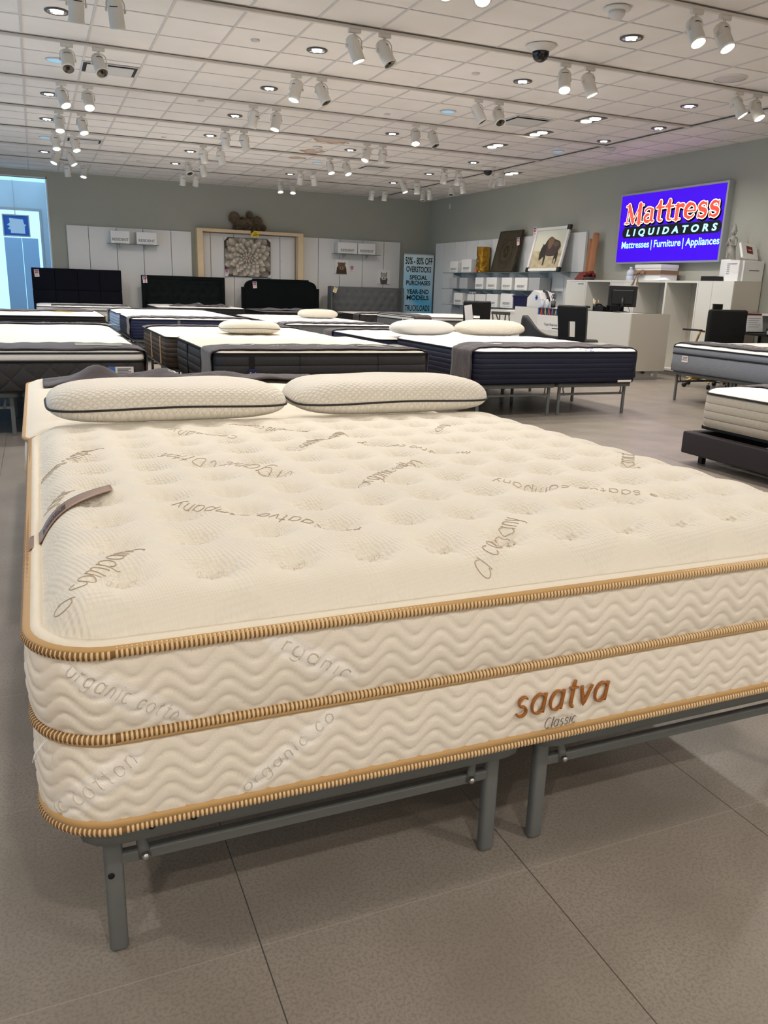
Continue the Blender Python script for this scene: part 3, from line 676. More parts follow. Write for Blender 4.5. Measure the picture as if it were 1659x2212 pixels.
def top_fn(x0, x1, y0, y1, z, r, crown, wid, tuft=None, ripple=0, swell=0):
    def inset(y):
        d = min(y-y0, y1-y)
        return r-math.sqrt(max(0, r*r-(r-d)**2)) if d < r else 0
    def h(x, y):
        i = inset(y); d = max(0, min(x-x0-i, x1-i-x, y-y0, y1-y))
        k = 1-math.exp(-d/wid); e = z+crown*k*(1+swell*(1-(y-y0)/(y1-y0)))
        if tuft:
            tx, ty, sx, sy, dep, sg = tuft
            gx = (x-tx)/sx; gy = (y-ty)/sy; fx = gx-round(gx); fy = gy-round(gy)
            rr = (fx*sx)**2+(fy*sy)**2
            e -= dep*k*(.40*math.exp(-rr/(sg*sg))+.80*math.exp(-math.sqrt(rr)/(.34*sg)))
            for ox, oy in ((1, 0), (-1, 0), (0, 1), (0, -1)):
                rr = ((fx-ox)*sx)**2+((fy-oy)*sy)**2; e -= dep*k*.4*math.exp(-rr/(sg*sg))
        if ripple: e += ripple*k*mnoise.noise((x*3.1, y*3.7, z))
        return e
    return h, inset
def top_sheet(mb, x0, x1, y0, y1, h, inset, step, mi=0, extra=None):
    ny = max(8, round((y1-y0)/step)); nx = max(8, round((x1-x0)/step))
    def ease(t): return .5-.5*math.cos(PI*t)
    def fn(u, v):
        vv = .75*v+.25*ease(v); uu = .8*u+.2*ease(u)
        y = y0+(y1-y0)*vv; i = inset(y); x = x0+i+(x1-x0-2*i)*uu
        z = h(x, y)
        if extra: z += extra(x, y)
        return (x, y, z)
    mb.grid(fn, nx, ny)
def mattress(name, label, x0, x1, y0, y1, z0, z1, side, top, pipe='band_dark', crown=.03, rc=.1, tuft=(.2, .2, .012), split=None, group=None, side2=None, stripes=None, ripple=.006, step=.045):
    t = thing(name, label, 'mattress', ((x0+x1)/2, (y0+y1)/2, z0), group)
    loop = rrect(x0, x1, y0, y1, rc, .04)
    zz = split if split else z1
    pr = [(-.012, z0), (0, z0+.015), (.008, (z0+zz)/2), (0, zz-.015), (-.006, zz)]
    b = MB(); loft(b, loop, pr); b.add([(x, y, z0) for x, y, _, _ in loop], [tuple(range(len(loop)-1, -1, -1))]); b.build('side_panel', side, t)
    if split:
        b = MB(); loft(b, loop, [(-.006, zz), (.002, zz+.012), (.004, (zz+z1)/2), (-.002, z1-.01), (-.008, z1)]); b.build('pillow_top_border', side2 or top, t)
        b = MB(); b.tube([(x+nx*.002, y+ny*.002, zz) for x, y, nx, ny in loop], .009, 6, True); b.build('edge_piping', pipe, t)
    h, ins = top_fn(x0, x1, y0, y1, z1, rc, crown, .06, (x0+.12, y0+.12, tuft[0], tuft[1], tuft[2], .07) if tuft else None, ripple)
    b = MB(); top_sheet(b, x0, x1, y0, y1, h, ins, step); b.build('top_panel', top, t)
    b = MB(); b.tube([(x+nx*.002, y+ny*.002, z1) for x, y, nx, ny in loop], .008, 6, True); b.build('edge_piping', pipe, t)
    if stripes:                                         # upright tape handles on the sides
        for (px, py, m) in stripes:
            if py == 'f': c = MB().rbox(px-.022, px+.022, y0-.012, y0+.004, z0+.01, z1-.01, .003)
            else: c = MB().rbox(x0-.012, x0+.004, px-.022, px+.022, z0+.01, z1-.01, .003)
            c.build('side_strap', m, t)
    return t, h
def metal_frame(label, x0, x1, y0, y1, h, hero=False, group='folding metal bed frames', rot=None):
    """two-part folding platform frame: rails, legs, low crossbars, hinge struts"""
    t = thing('metal_platform_bed', label, 'bed base', ((x0+x1)/2, (y0+y1)/2, 0), group)
    mx = (x0+x1)/2; ym = (y0+y1)/2
    lw = .0175 if hero else .016
    for (xa, xb) in ((x0, mx-.008), (mx+.008, x1)):
        b = MB(); L = [(p[0], p[1]) for p in rrect(xa+.012, xb-.012, y0+.012, y1-.012, .05, .04)]
        vs = []; n = len(L)
        loop = rrect(xa, xb, y0, y1, .06, .05)
        loft(b, loop, [(-.028, h), (0, h), (0, h-.045), (-.004, h-.047), (-.028, h-.045)]); b.build('rail', 'frame_grey', t)
        b = MB()
        for k in range(1, 8):
            yy = y0+(y1-y0)*k/8; b.tube([(xa+.01, yy, h-.014), (xb-.01, yy, h-.014)], .008, 6)
        for k in range(1, 5):
            xx = xa+(xb-xa)*k/5; b.tube([(xx, y0+.01, h-.012), (xx, y1-.01, h-.012)], .003, 5)
        b.build('deck_grid', 'frame_grey', t)
        for yy in (y0+.06, ym, y1-.06):
            for xx in (xa+.058, xb-.058):
                b = MB(); b.rbox(xx-lw, xx+lw, yy-lw*.75, yy+lw*.75, 0, h-.04, .009 if hero else .006, seg=3 if hero else 2)
                b.build('leg', 'frame_grey', t)
            b = MB(); b.rbox(xa+.058+lw*.6, xb-.058-lw*.6, yy-.010, yy+.010, h*.60, h*.60+.024, .004); b.build('crossbar', 'frame_grey', t)
            for xx, s in ((xa+.115, 1), (xb-.115, -1)):
                b = MB(); b.tube([(xx, yy-.009, h*.60+.006), (xx-s*.003, yy-.008, h*.60+.03), (xx-s*.010, yy-.002, h*.60+.06), (xx-s*.012, yy, h-.035)], [.012, .011, .008, .009], 8, flat=.6)
                o = b.build('hinge_strut', 'frame_grey', t)
                if hero:
                    b = MB(); b.lathe([(.008, -.004), (.008, .004), (.004, .007)], (0, 0, 0), 10, mx=Matrix.Translation((xx, yy-.017, h*.60+.014)) @ Matrix.Rotation(PI/2, 4, 'X')); b.build('bolt', 'steel', o)
    if hero:
        for (xx, zz) in ((x0+.125, h-.021), (x0+.20, h-.021), (x0+.052, h*.55)):
            b = MB(); yy = y0-.0012 if zz > h*.7 else y0+.06-lw*.75-.001
            b.lathe([(.0062, 0), (.0062, .0024)], (0, 0, 0), 12, mx=Matrix.Translation((xx, yy+.0018, zz)) @ Matrix.Rotation(PI/2, 4, 'X')); b.build('bolt_hole', 'hole', t)
    return t
def runner(label, W, mp, za, zb, top, hangL, hangR, wa, wb, txt=None, group='charcoal display runners', wrinkle=.006, patches=(), size=.075, flip=False, tx=.5):
    """cloth strip across a mattress: mp(u, w, z) -> world; lies between w=wa..wb, hangs at both ends"""
    prof = []
    e = .016
    if hangL > 0: prof += [(-e-.004*math.sin(i), zb-hangL+hangL*i/8) for i in range(8)]
    prof += [(-e+.02*(1-math.cos(a)), None) for a in (.1, .8, 1.4)]
    nU = 46; prof += [(.02+(W-.04)*i/nU, None) for i in range(nU+1)]
    prof += [(W+e-.02*(1-math.cos(a)), None) for a in (1.4, .8, .1)]
    if hangR > 0: prof += [(W+e+.004*math.sin(i), zb-hangR*i/8) for i in range(1, 9)]
    k = len(prof); seed = R.random()*50
    def pt(i, v):
        u, z = prof[i]; w = wa+(wb-wa)*v
        w += .012*mnoise.noise((u*1.7+seed, v*.7, 0))
        if z is None:
            q = mp(min(max(u, .012), W-.012), w, 0); z = top(q[0], q[1])+.010+wrinkle*max(0, mnoise.noise((u*4+seed, w*7, 1))+.4)
            if u < .0: z -= .012
            if u > W: z -= .012
        else: u += .006*mnoise.noise((w*9, z*5, seed))
        return mp(u, w, z)
    nv = 12
    c = mp(W/2, (wa+wb)/2, zb); t = thing('bed_runner', label, 'bed runner', (c[0], c[1], zb), group)
    b = MB(); vs = []; fs = []
    for j in range(nv+1):
        for i in range(k): vs.append(pt(i, j/nv))
    for j in range(nv):
        for i in range(k-1): fs.append((j*k+i, j*k+i+1, (j+1)*k+i+1, (j+1)*k+i))
    b.add(vs, fs, 0, True); o = b.build('cloth', 'runner', t)
    md = o.modifiers.new('thickness', 'SOLIDIFY'); md.thickness = .005; md.offset = 1
    def lay(p):
        q = mp(p[0], p[1], 0); u = min(max(p[0], .02), W-.02); s = mp(u, p[1], 0)
        return mp(p[0], p[1], top(s[0], s[1])+.0175+wrinkle*max(0, mnoise.noise((p[0]*4+seed, p[1]*7, 1))+.4)+p[2])
    wc = (wa+wb)/2
    if txt:
        mx = Matrix.Translation((W*tx, wc-size*.36, 0)) if not flip else Matrix.Translation((W*tx, wc+size*.36, 0)) @ Matrix.Rotation(PI, 4, 'Z')
        text(txt, size, 'runner_text', t, 'runner_lettering', mx, space=1.5, fn=lay)
        # the W mark ahead of the name
        b = MB(); s = -1 if not flip else 1; cx = W*tx+s*size*6.6
        for q in (((-.09, .05), (-.05, -.04), (-.01, .03), (.03, -.04), (.10, .05)),):
            pth = dense([(cx-s*a*size/.075, wc-s*bb*size/.075) for a, bb in q], .02); b.tube([(q2[0], q2[1], 0) for q2 in pth], .007*size/.075, 5, flat=.3)
        b.v = [lay(p) for p in b.v]; b.build('runner_logo', 'runner_text', t)
    for (pa, pb, m) in patches:
        b = MB(); n = 8
        b.grid(lambda u, v: lay((pa+(pb-pa)*u, wa+(wb-wa)*(.28+.44*v), .002)), n, 5); b.build('runner_patch', m, t)
    return t
def crumple(label, x0, x1, y0, y1, top, amp=.05, ang=0, txt=None, group='charcoal display runners', seed=0, name='bed_runner', m='runner', waves=3):
    """a runner dropped loosely, in folds"""
    cx, cy = (x0+x1)/2, (y0+y1)/2; L = x1-x0; Wd = y1-y0
    t = thing(name, label, 'bed runner', (cx, cy, top(cx, cy)), group)
    def pt(u, v):
        x = x0+L*u; yy = (v-.5)*Wd*(.75+.35*mnoise.noise((u*3+seed, .3, 0))); y = cy+ang*(u-.5)*L+yy+.05*mnoise.noise((u*2.3, seed, 2))
        z = top(x, y)+.008+amp*max(0, .35+mnoise.noise((u*waves+seed, v*1.6, seed)))*(.25+.75*math.sin(PI*min(1, max(0, v))))*min(1, 8*u*(1-u))
        return (x, y, z)
    b = MB(); b.grid(pt, 60, 14); o = b.build('cloth', m, t); md = o.modifiers.new('thickness', 'SOLIDIFY'); md.thickness = .006; md.offset = 1
    if txt:
        def lay(p): q = pt((p[0]-x0)/L, .5+(p[1])/Wd); return (q[0], q[1], q[2]+.009)
        text(txt[0], txt[1], 'runner_text', t, 'runner_lettering', Matrix.Translation((x0+L*txt[2], (.5 if txt[3] else -.4)*txt[1]*.7, 0)) @ Matrix.Rotation(PI if txt[3] else 0, 4, 'Z'), space=1.5, fn=lay)
    return t
def pillow(label, cx, cy, z, L, D, H, ang, m, cord=None, group=None, square=3.2, puff=.5, seamz=.42):
    """filled pillow: superellipse plan, rounded top, flatter base"""
    t = thing('pillow', label, 'pillow', (cx, cy, z), group)
    ca, sa = math.cos(ang), math.sin(ang); n = 64
    def rim(a, k):
        c, s = math.cos(a), math.sin(a); r = (abs(c)**square+abs(s)**square)**(-1/square)
        return (c*r*L/2*k, s*r*D/2*k)
    rows = 18
    def pt(u, v):
        a = 2*PI*u; b = -PI/2+PI*v                      # v: bottom centre .. top centre
        k = abs(math.cos(b))**puff; s = math.sin(b)
        x, y = rim(a, k if k > 0 else 0)
        zz = H*seamz*(1+(1 if s > 0 else -1)*abs(s)**1.0) if s < 0 else H*(seamz+(1-seamz)*abs(s)**1.0)
        zz += .006*mnoise.noise((x*5+cx, y*5+cy, s))*k*(1 if s > -.3 else 0)
        return (cx+x*ca-y*sa, cy+x*sa+y*ca, z+zz)
    b = MB(); b.grid(pt, n, rows*2, closeu=True); b.build('pillow_cover', m, t)
    if cord:
        b = MB(); b.tube([(cx+x*ca-y*sa, cy+x*sa+y*ca, z+H*seamz+.006*math.sin(3*2*PI*i/96)) for i in range(96) for x, y in (rim(2*PI*i/96, 1.004),)], .0045, 6, True); b.build('pillow_piping', cord, t)
    return t

# ------------------------------------------------------------------ the foreground mattress
def hero():
    x0, x1, y0, y1 = -.055, 1.945, 1.27, 3.30; zb, zm, zt = .322, .507, .662; rc = .13
    t = thing('mattress', 'large ivory tufted mattress with gold rope piping nearest the camera', 'mattress', ((x0+x1)/2, (y0+y1)/2, zb))
    loop = rrect(x0, x1, y0, y1, rc, .0062)
    P, A, RH = .104, .0175, .0315
    def wave(za, zc):
        def d(s, z, k):
            ph = (z-za+A*math.sin(2*PI*s/P+1.9*math.sin(s*.31)))/RH
            fr = ph-math.floor(ph); q = (1-abs(2*fr-1)**4)
            edge = min(1, (z-za)/.012, (zc-z)/.012); return .0052*q*max(0, edge)
        return d
    def prof(za, zc, n, bul): return [(bul*math.sin(PI*k/n)**.6-.004, za+(zc-za)*k/n) for k in range(n+1)]
    b = MB(); loft(b, loop, prof(zb, zm, 46, .010), wave(zb, zm)); b.add([(x, y, zb) for x, y, _, _ in loop], [tuple(range(len(loop)-1, -1, -1))]); lower = b.build('lower_border', 'cream', t)
    b = MB(); loft(b, loop, prof(zm, zt, 40, .012), wave(zm, zt)); upper = b.build('upper_border', 'cream', t)
    # rope piping: ribs of two threads wound over a gold tape
    def rope(z, r, name, tape):
        lp = rrect(x0, x1, y0, y1, rc, .0020); n = len(lp)//4*4; lp = lp[:n]
        b = MB(); vs = []; k = 8
        for i, (x, y, nx, ny) in enumerate(lp):
            rr = r*(1.06 if i % 4 in (1, 2) else .9); wob = .0015*math.sin(i*.011)
            for j in range(k):
                a = 2*PI*j/k; e = .004+rr*math.cos(a); vs.append((x+nx*e, y+ny*e, z+wob+rr*math.sin(a)))
        f1 = []; f2 = []
        for i in range(n):
            i2 = (i+1) % n
            for j in range(k): (f1 if i % 4 in (0, 1) else f2).append((i*k+j, i2*k+j, i2*k+(j+1) % k, i*k+(j+1) % k))
        b.add(vs, f1+f2, 0, True); b.mi = [0]*len(f1)+[1]*len(f2); o = b.build(name, ['gold_rib', 'brown_rib'], t)
        b = MB(); lp = rrect(x0, x1, y0, y1, rc, .02); loft(b, lp, [(-.004, tape[0]), (.0075, tape[0]+.001), (.0105, (tape[0]+tape[1])/2), (.0085, tape[1]-.001), (-.006, tape[1])]); b.build('binding_tape', 'gold_tape', o)
    rope(zb+.006, .0085, 'rope_piping', (zb+.010, zb+.028))
    rope(zm, .0090, 'rope_piping', (zm-.014, zm-.002)); rope(zt, .0098, 'rope_piping', (zt+.002, zt+.0105))
    # pillow top: white gusset roll, then the tufted knit sheet
    gx = .022
    b = MB(); loft(b, rrect(x0, x1, y0, y1, rc, .02), [(-.001, zt+.002), (-.002, zt+.010), (-.010, zt+.016), (-.020, zt+.016), (-gx-.004, zt+.008)]); b.build('gusset', 'white_cream', t)
    tx, ty, sx, sy = .105, 1.41, .157, .183
    h, ins = top_fn(x0+gx, x1-gx, y0+gx, y1-gx, zt+.008, rc-gx, .054, .04, (tx, ty, sx, sy, .057, .047), .003, .6)
    def stitch(x, y):
        gxx = (x-tx)/sx; gy = (y-ty)/sy; fx = (gxx-round(gxx))*sx; fy = (gy-round(gy))*sy; rr = math.hypot(fx, fy*1.25)
        e = 0
        if rr < .034 and min(x-x0, x1-x, y-y0, y1-y) > .07: e = .012*(1-(rr/.034)**2)
        e += .0032*math.cos(math.atan2(fy, fx)*9)*math.exp(-((rr-.045)/.018)**2)
        return e
    b = MB(); top_sheet(b, x0+gx, x1-gx, y0+gx, y1-gx, h, ins, .0075, 0, stitch)
    for i in range(0, 13):                              # the little knots of drawn-in knit at every tuft
        for j in range(0, 11):
            cx, cy = tx+i*sx, ty+j*sy
            if not (x0+.08 < cx < x1-.08 and y0+.08 < cy < y1-.08): continue
            for k in range(6):
                for l in range(3):
                    px, py = cx+(k-2.5)*.0098+.002*(l-1), cy+(l-1.3)*.0088
                    b.sphere((px, py, h(px, py)+stitch(px, py)+.0005), (.0044, .0038, .0038), 7, 4)
    b.build('tufted_top', 'knit', t)
    # embroidered lettering on the top
    def emb(txt, p0, p1, hgt, skip=None, r=.0011):
        st, wid = strokes(txt, .12); L = math.hypot(p1[0]-p0[0], p1[1]-p0[1]); k = L/wid; dx, dy = (p1[0]-p0[0])/L, (p1[1]-p0[1])/L
        hk = hgt; b = MB()
        for s in st:
            pts = []
            for (u, v) in dense(s, .14):
                x = p0[0]+dx*u*k-dy*v*hk; y = p0[1]+dy*u*k+dx*v*hk
                pts.append((x, y))
            if any(not (x0+gx+.006 < q[0] < x1-gx-.006 and y0+gx+.006 < q[1] < y1-gx-.006) for q in pts): continue
            b.tube([(q[0], q[1], h(*q)+stitch(*q)+.0008) for q in pts], r, 5, flat=.6)
        if b.v: b.build('embroidery', 'taupe_thread', t)
    for a in (('atva company', (-.035, 1.285), (.155, 1.545), .034), ('the saatva company', (.62, 1.545), (.27, 1.875), .030), ('the saatva company', (.62, 1.13), (.985, 1.49), .034),
              ('the saatva company', (1.52, 1.58), (1.13, 1.88), .030), ('organic cotton', (.78, 1.93), (1.07, 2.19), .034), ('saatva company', (-.03, 2.36), (.16, 2.66), .034),
              ('the saatva company', (.74, 2.46), (1.02, 2.74), .03), ('organic cotton', (.64, 2.14), (.33, 2.52), .05), ('organic cotton', (1.66, 1.92), (1.86, 2.16), .04),
              ('organic', (-.03, 1.97), (.06, 2.12), .034), ('the saatva company', (1.28, 2.26), (1.0, 2.56), .03), ('company', (.62, 2.76), (.42, 2.98), .03), ('organic', (1.4, 2.72), (1.56, 2.9), .03), ('the saatva company', (.9, 2.8), (.66, 3.05), .026)): emb(*a)
    # lettering on the front border
    def front(txt, xa, xb, z, hgt, r, m, name, shear):
        st, wid = strokes(txt, .16, shear); k = (xb-xa)/wid; b = MB()
        for s in st: b.tube([(xa+u*k, y0-.0155, z+v*hgt) for u, v in dense(s, .12)], r, 7, flat=.55)
        b.build(name, m, t)
    front('saatva', .852, 1.092, .398, .044, .0046, 'logo', 'embroidered_name', .16)
    front('Classic', .925, 1.008, .357, .0165, .0012, 'greythread', 'embroidered_word', .3)
    # pale woven 'organic cotton' flashes in the border cloth
    total = sum(math.hypot(loop[i][0]-loop[i-1][0], loop[i][1]-loop[i-1][1]) for i in range(len(loop)))
    def skin(q, z, lift):
        za, zc, bul = (zb, zm, .010) if z < zm else (zm, zt, .012)
        tt = min(1, max(0, (z-za)/(zc-za))); S = q-(x0+rc) if q >= x0+rc else total-(x0+rc-q)
        e = bul*math.sin(PI*tt)**.6-.004+wave(za, zc)(S, z, 0)+lift
        if q >= x0+rc: return (q, y0-e, z)
        a = min(1.5, (x0+rc-q)/rc); return (x0+rc-(rc+e)*math.sin(a), y0+rc-(rc+e)*math.cos(a), z)
    flashes = [(-.01, .645, .20, .51, 'organic cotton', .046), (-.055, .352, .11, .478, 'ic cotton', .050), (.32, .66, .50, .545, 'organic', .044), (.27, .350, .47, .49, 'organic co', .040)]
    def on_flash(q, z):
        m = 0
        for (xa, za, xb, zb_, txt, w) in flashes:
            L = math.hypot(xb-xa, zb_-za); ca, sa = (xb-xa)/L, (zb_-za)/L; u = ((q-xa)*ca+(z-za)*sa)/L; v = (-(q-xa)*sa+(z-za)*ca)/w
            if 0 < u < 1: m = max(m, min(1, max(0, (.5*(1-abs(2*u-1)**5)-abs(v))*w/.004+.5)))
        return m
    for bo, (za, zc) in ((lower, (zb, zm)), (upper, (zm, zt))):
        n = len(loop); S = [0]
        for i in range(1, n): S.append(S[-1]+math.hypot(loop[i][0]-loop[i-1][0], loop[i][1]-loop[i-1][1]))
        at = bo.data.color_attributes.new('flash', 'FLOAT_COLOR', 'POINT')
        for k, v in enumerate(bo.data.vertices):
            sv = S[k % n] if k < n*(len(bo.data.vertices)//n) else 0; q = sv+x0+rc if sv < total*.6 else sv-total+x0+rc
            f = on_flash(q, v.co.z+zb) if -.2 < q < .6 else 0
            if f > 0: at.data[k].color = (f, f, f, 1)
            else: at.data[k].color = (0, 0, 0, 1)
    for (xa, za, xb, zb_, txt, w) in flashes:
        L = math.hypot(xb-xa, zb_-za); ca, sa = (xb-xa)/L, (zb_-za)/L
        st, wid = strokes(txt, .3); k = L*.88/wid; b = MB()
        for s in st:
            pth = dense([(L*.06+u*k+.002*v, (v-.5)*w*.42) for u, v in s], .003); P3 = [(xa+ca*p[0]-sa*p[1], za+sa*p[0]+ca*p[1]) for p in pth]
            if any(abs(p[1]-e) < .012 for p in P3 for e in (zb, zm, zt)): continue
            b.tube([skin(p[0], p[1], .0003) for p in P3], .0016, 5, flat=.4)
        b.build('woven_lettering', 'faint', upper if za > zm else lower)
    h0, _ = top_fn(x0+gx, x1-gx, y0+gx, y1-gx, zt+.008, rc-gx, .054, .04, None, 0, .6)
    # satin side label
    def lab(u, v):
        x = -.062+.20*u; y = 1.85+.20*u**.8+.072*(v-.5)*(1-.15*u)+.02*(v-.5)*(1-u)
        xx = max(x, x0+gx+.004); z = h0(xx, y)+.004
        if x < x0+gx: z = zt+.014-.05*max(0, (x0+.0-x)/.02)
        return (x, y, z)
    b = MB(); b.grid(lab, 24, 6); o = b.build('side_label', 'tag_brown', t); md = o.modifiers.new('thickness', 'SOLIDIFY'); md.thickness = .0015; md.offset = 1
    b = MB(); b.grid(lambda u, v: tuple(Vector(lab(.18+.26*u, .18+.5*v))+Vector((0, 0, .0025))), 10, 5); b.build('label_patch', 'tag_dark', o)
    st, wid = strokes('saatva', .2); b = MB()
    for s in st: b.tube([tuple(Vector(lab(.2+.2*u/wid, .36+.16*v))+Vector((0, 0, .003))) for u, v in dense(s, .2)], .0009, 4)
    b.build('label_lettering', 'tag_brown', o)
    # loose white threads at the corner of the middle piping
    b = MB(); b.tube([(x0+.016, y0+.045, zm-.008), (x0-.006, y0+.04, zm-.03), (x0-.010, y0+.035, zm-.042)], .0007, 5); b.tube([(x0+.016, y0+.055, zm-.008), (x0-.002, y0+.06, zm-.034), (x0-.006, y0+.06, zm-.052)], .0007, 5); b.build('loose_thread', 'paper', t)
    return h
hh = hero()
metal_frame('grey metal frame with paired middle legs under the foreground ivory mattress', -.005, 1.865, 1.295, 3.27, .321, True)
# head-to-head neighbour behind it
t2, h2 = mattress('mattress', 'ivory tan-edged mattress lying head to head behind the foreground one', -.085, 1.86, 3.345, 5.33, .322, .63, 'cream', 'white_cream', 'gold_tape', .045, .11, (.19, .19, .018), .50, side2='cream', step=.03)
metal_frame('grey metal frame under the ivory mattress behind the pillows', -.04, 1.83, 3.38, 5.3, .321)
crumple('rumpled charcoal runner with upside-down lettering behind the two big pillows', .0, 1.62, 4.72, 5.12, h2, .11, -.02, ('WELLSVILLE', .12, .70, True), seed=3.4, waves=6)
pillow('long quilted ivory pillow with black piping, left of the foreground pair', .47, 3.345, .719, .93, .45, .142, .02, 'pillow', 'cord', 'big quilted pillows', 4.2, .3)
pillow('long quilted ivory pillow with black piping, right of the foreground pair', .0+1.435, 3.36, .719, .93, .45, .148, .03, 'pillow', 'cord', 'big quilted pillows', 4.2, .3, .38)

# ------------------------------------------------------------------ the other beds of the showroom
ident = lambda x0, y0: (lambda u, w, z: (x0+u, y0+w, z))
def bed(desc, x0, x1, y0, y1, z1, side, top, zb=.36, frame=True, kwshort=None, **kw):
    t, h = mattress('mattress', desc, x0, x1, y0, y1, zb, z1, side, top, **kw)
    if frame: metal_frame('grey metal frame under the ' + (kwshort or desc), x0+.03, x1-.03, y0+.035, y1-.02, zb)
    return t, h
def card(t, name, x0, x1, y, z0, z1, m, strip=None, lines=3, d='-y', X=None):
    """small sewn label on a mattress side"""
    b = MB()
    if d == '-y': b.box(x0, x1, y-.003, y, z0, z1)
    else: b.box(X-.003, X, x0, x1, z0, z1)
    o = b.build(name, m, t)
    if strip:
        b = MB(); b.box(x0, x0+(x1-x0)*.28, y-.004, y-.003, z0, z1); b.build('label_stripe', strip, o)
    for k in range(lines):
        zz = z1-(z1-z0)*(.22+.62*k/max(1, lines)); b = MB()
        xa = x0+(x1-x0)*(.36 if strip else .12); xb = x1-(x1-x0)*(.1+.1*(k % 2))
        if d == '-y': b.box(xa, xb, y-.0042, y-.003, zz-.004, zz+.004)
        else: b.box(X-.0042, X-.003, xa, xb, zz-.004, zz+.004)
        b.build('print_line', 'greyink', o)
    return o

# left column
t, h = bed('dark grey mattress with white pillow top at the left edge, blue and white tag', kwshort='dark grey mattress with pillow top at the left edge', x0=-1.15, x1=.80, y0=6.98, y1=9.02, z1=.665, side='side_dark', top='white_top', split=.60, side2='white_top', step=.035)
card(t, 'care_label', .50, .70, 6.968, .475, .555, 'tagw', 'blue_deep', 4)
runner('charcoal runner across the dark grey mattress at the left edge', 1.95, ident(-1.15, 6.98), .36, .665, h, 0, .30, .03, .55, 'WELLSVILLE', tx=.25, patches=((1.42, 1.8, 'runner_patch'),), size=.09)
t, h = bed('dark mattress with white top behind the dark grey one at the left edge', kwshort='second dark mattress along the left edge', x0=-1.15, x1=.82, y0=9.08, y1=11.1, z1=.665, side='side_dark', top='white_top')
runner('charcoal runner on the far end of the second mattress along the left edge', 1.97, ident(-1.15, 9.08), .36, .665, h, 0, .2, 1.62, 1.97, 'WELLSVILLE', flip=True, tx=.75)
t, h = bed('ivory topped dark mattress with a yellow card at the far left', kwshort='ivory topped mattress with a yellow card', x0=-1.1, x1=.95, y0=13.05, y1=15.05, z1=.69, side='side_dark', top='white_cream', split=.62, side2='side_black')
crumple('crumpled charcoal runner on the ivory topped mattress at the far left', -.75, .86, 14.0, 14.5, h, .05, .3, ('WELLSVILLE', .1, .3, False), seed=1.2)
b = MB(); b.box(.24, .52, 13.75, 13.86, h(.38, 13.8)+.012, h(.38, 13.8)+.017); tag(b.build('yellow_card', 'yellow'), 'small yellow card lying on the ivory topped mattress at the far left', 'card')
# middle column
t, h = bed('charcoal channel-sided mattress with a blue tag in the middle of the room', kwshort='charcoal channel-sided mattress with a blue tag', x0=1.31, x1=3.26, y0=6.66, y1=8.66, z1=.685, side='side_char', top='white_cream', stripes=((1.62, 'f', 'blackfabric'), (2.06, 'f', 'side_char'), (2.78, 'f', 'side_char'), (7.25, 'l', 'blackfabric'), (7.95, 'l', 'blackfabric')), step=.035)
b = MB(); b.rbox(1.585, 1.665, 6.640, 6.648, .475, .56, .003, seg=1); o = b.build('brand_tag', 'box_navy', t)
text('Sealy', .034, 'paper', o, 'tag_lettering', facing('-y', (1.625, 6.6385, .51)), shear=.3)
runner('charcoal runner across the charcoal channel-sided mattress with a blue tag', 1.95, ident(1.31, 6.66), .36, .685, h, .31, .26, .05, .50, 'WELLSVILLE', patches=((1.32, 1.6, 'runner_patch'), (1.70, 1.82, 'runner_patch')), tx=.44, size=.085)
t, h = bed('brown-sided mattress with tan straps behind the charcoal channel-sided one', kwshort='brown-sided mattress with tan straps', x0=1.22, x1=3.15, y0=8.73, y1=10.75, z1=.675, side='side_brown', top='white_cream', stripes=((9.15, 'l', 'gold_tape'), (9.9, 'l', 'gold_tape')))
runner('charcoal runner on the far end of the brown-sided mattress', 1.93, ident(1.22, 8.73), .36, .675, h, .0, .25, 1.66, 2.0)
pillow('small quilted pillow with grey piping on the brown-sided mattress', 2.17, 9.02, .712, .66, .40, .135, .0, 'pillow_tan', 'greyink', square=4, puff=.35)
t, h = bed('dark navy mattress with upright straps and white top, left of centre', kwshort='dark navy mattress left of centre', x0=1.33, x1=3.26, y0=13.2, y1=15.2, z1=.655, side='side_navy', top='white_top', stripes=((2.05, 'f', 'greyink'), (2.88, 'f', 'greyink')))
card(t, 'care_label', 3.0, 3.16, 13.188, .56, .62, 'band_dark', None, 2)
runner('grey-black runner across the dark navy mattress left of centre', 1.93, ident(1.33, 13.2), .36, .655, h, .26, .2, .10, .52, 'WELLSVILLE', tx=.48, size=.11)
t, h = bed('pale blue sided mattress behind the dark navy one left of centre', kwshort='pale blue sided mattress left of centre', x0=1.30, x1=3.23, y0=15.26, y1=17.26, z1=.66, side='side_pale', top='white_top')
runner('dark runner along the far end of the pale blue sided mattress', 1.93, ident(1.30, 15.26), .36, .66, h, .22, .22, 1.6, 1.95)
# centre-right column
t, h = bed('royal blue channel-sided mattress with swirl-print top beside the open floor', kwshort='royal blue mattress beside the open floor', x0=3.95, x1=5.95, y0=7.0, y1=9.02, z1=.665, side='side_blue', top='swirl', zb=.345, tuft=(.25, .25, .018), crown=.05, step=.03)
card(t, 'care_label', 5.68, 5.86, 6.99, .350, .372, 'tagw', None, 0)
runner('charcoal runner draped over the royal blue mattress', 2.0, ident(3.95, 7.0), .345, .665, h, .30, .28, .07, .50, 'WELLSVILLE', patches=((1.5, 1.78, 'runner_patch'), (.30, .38, 'runner_text')), tx=.46, size=.085)
t, h = bed('black-sided mattress with white top behind the royal blue one', kwshort='black-sided mattress behind the royal blue one', x0=3.75, x1=5.7, y0=9.08, y1=11.1, z1=.64, side='side_navy', top='white_top', tuft=(.25, .25, .018))
runner('charcoal runner on the far end of the black-sided mattress behind the royal blue one', 1.95, ident(3.75, 9.08), .36, .64, h, .22, .2, 1.62, 1.98)
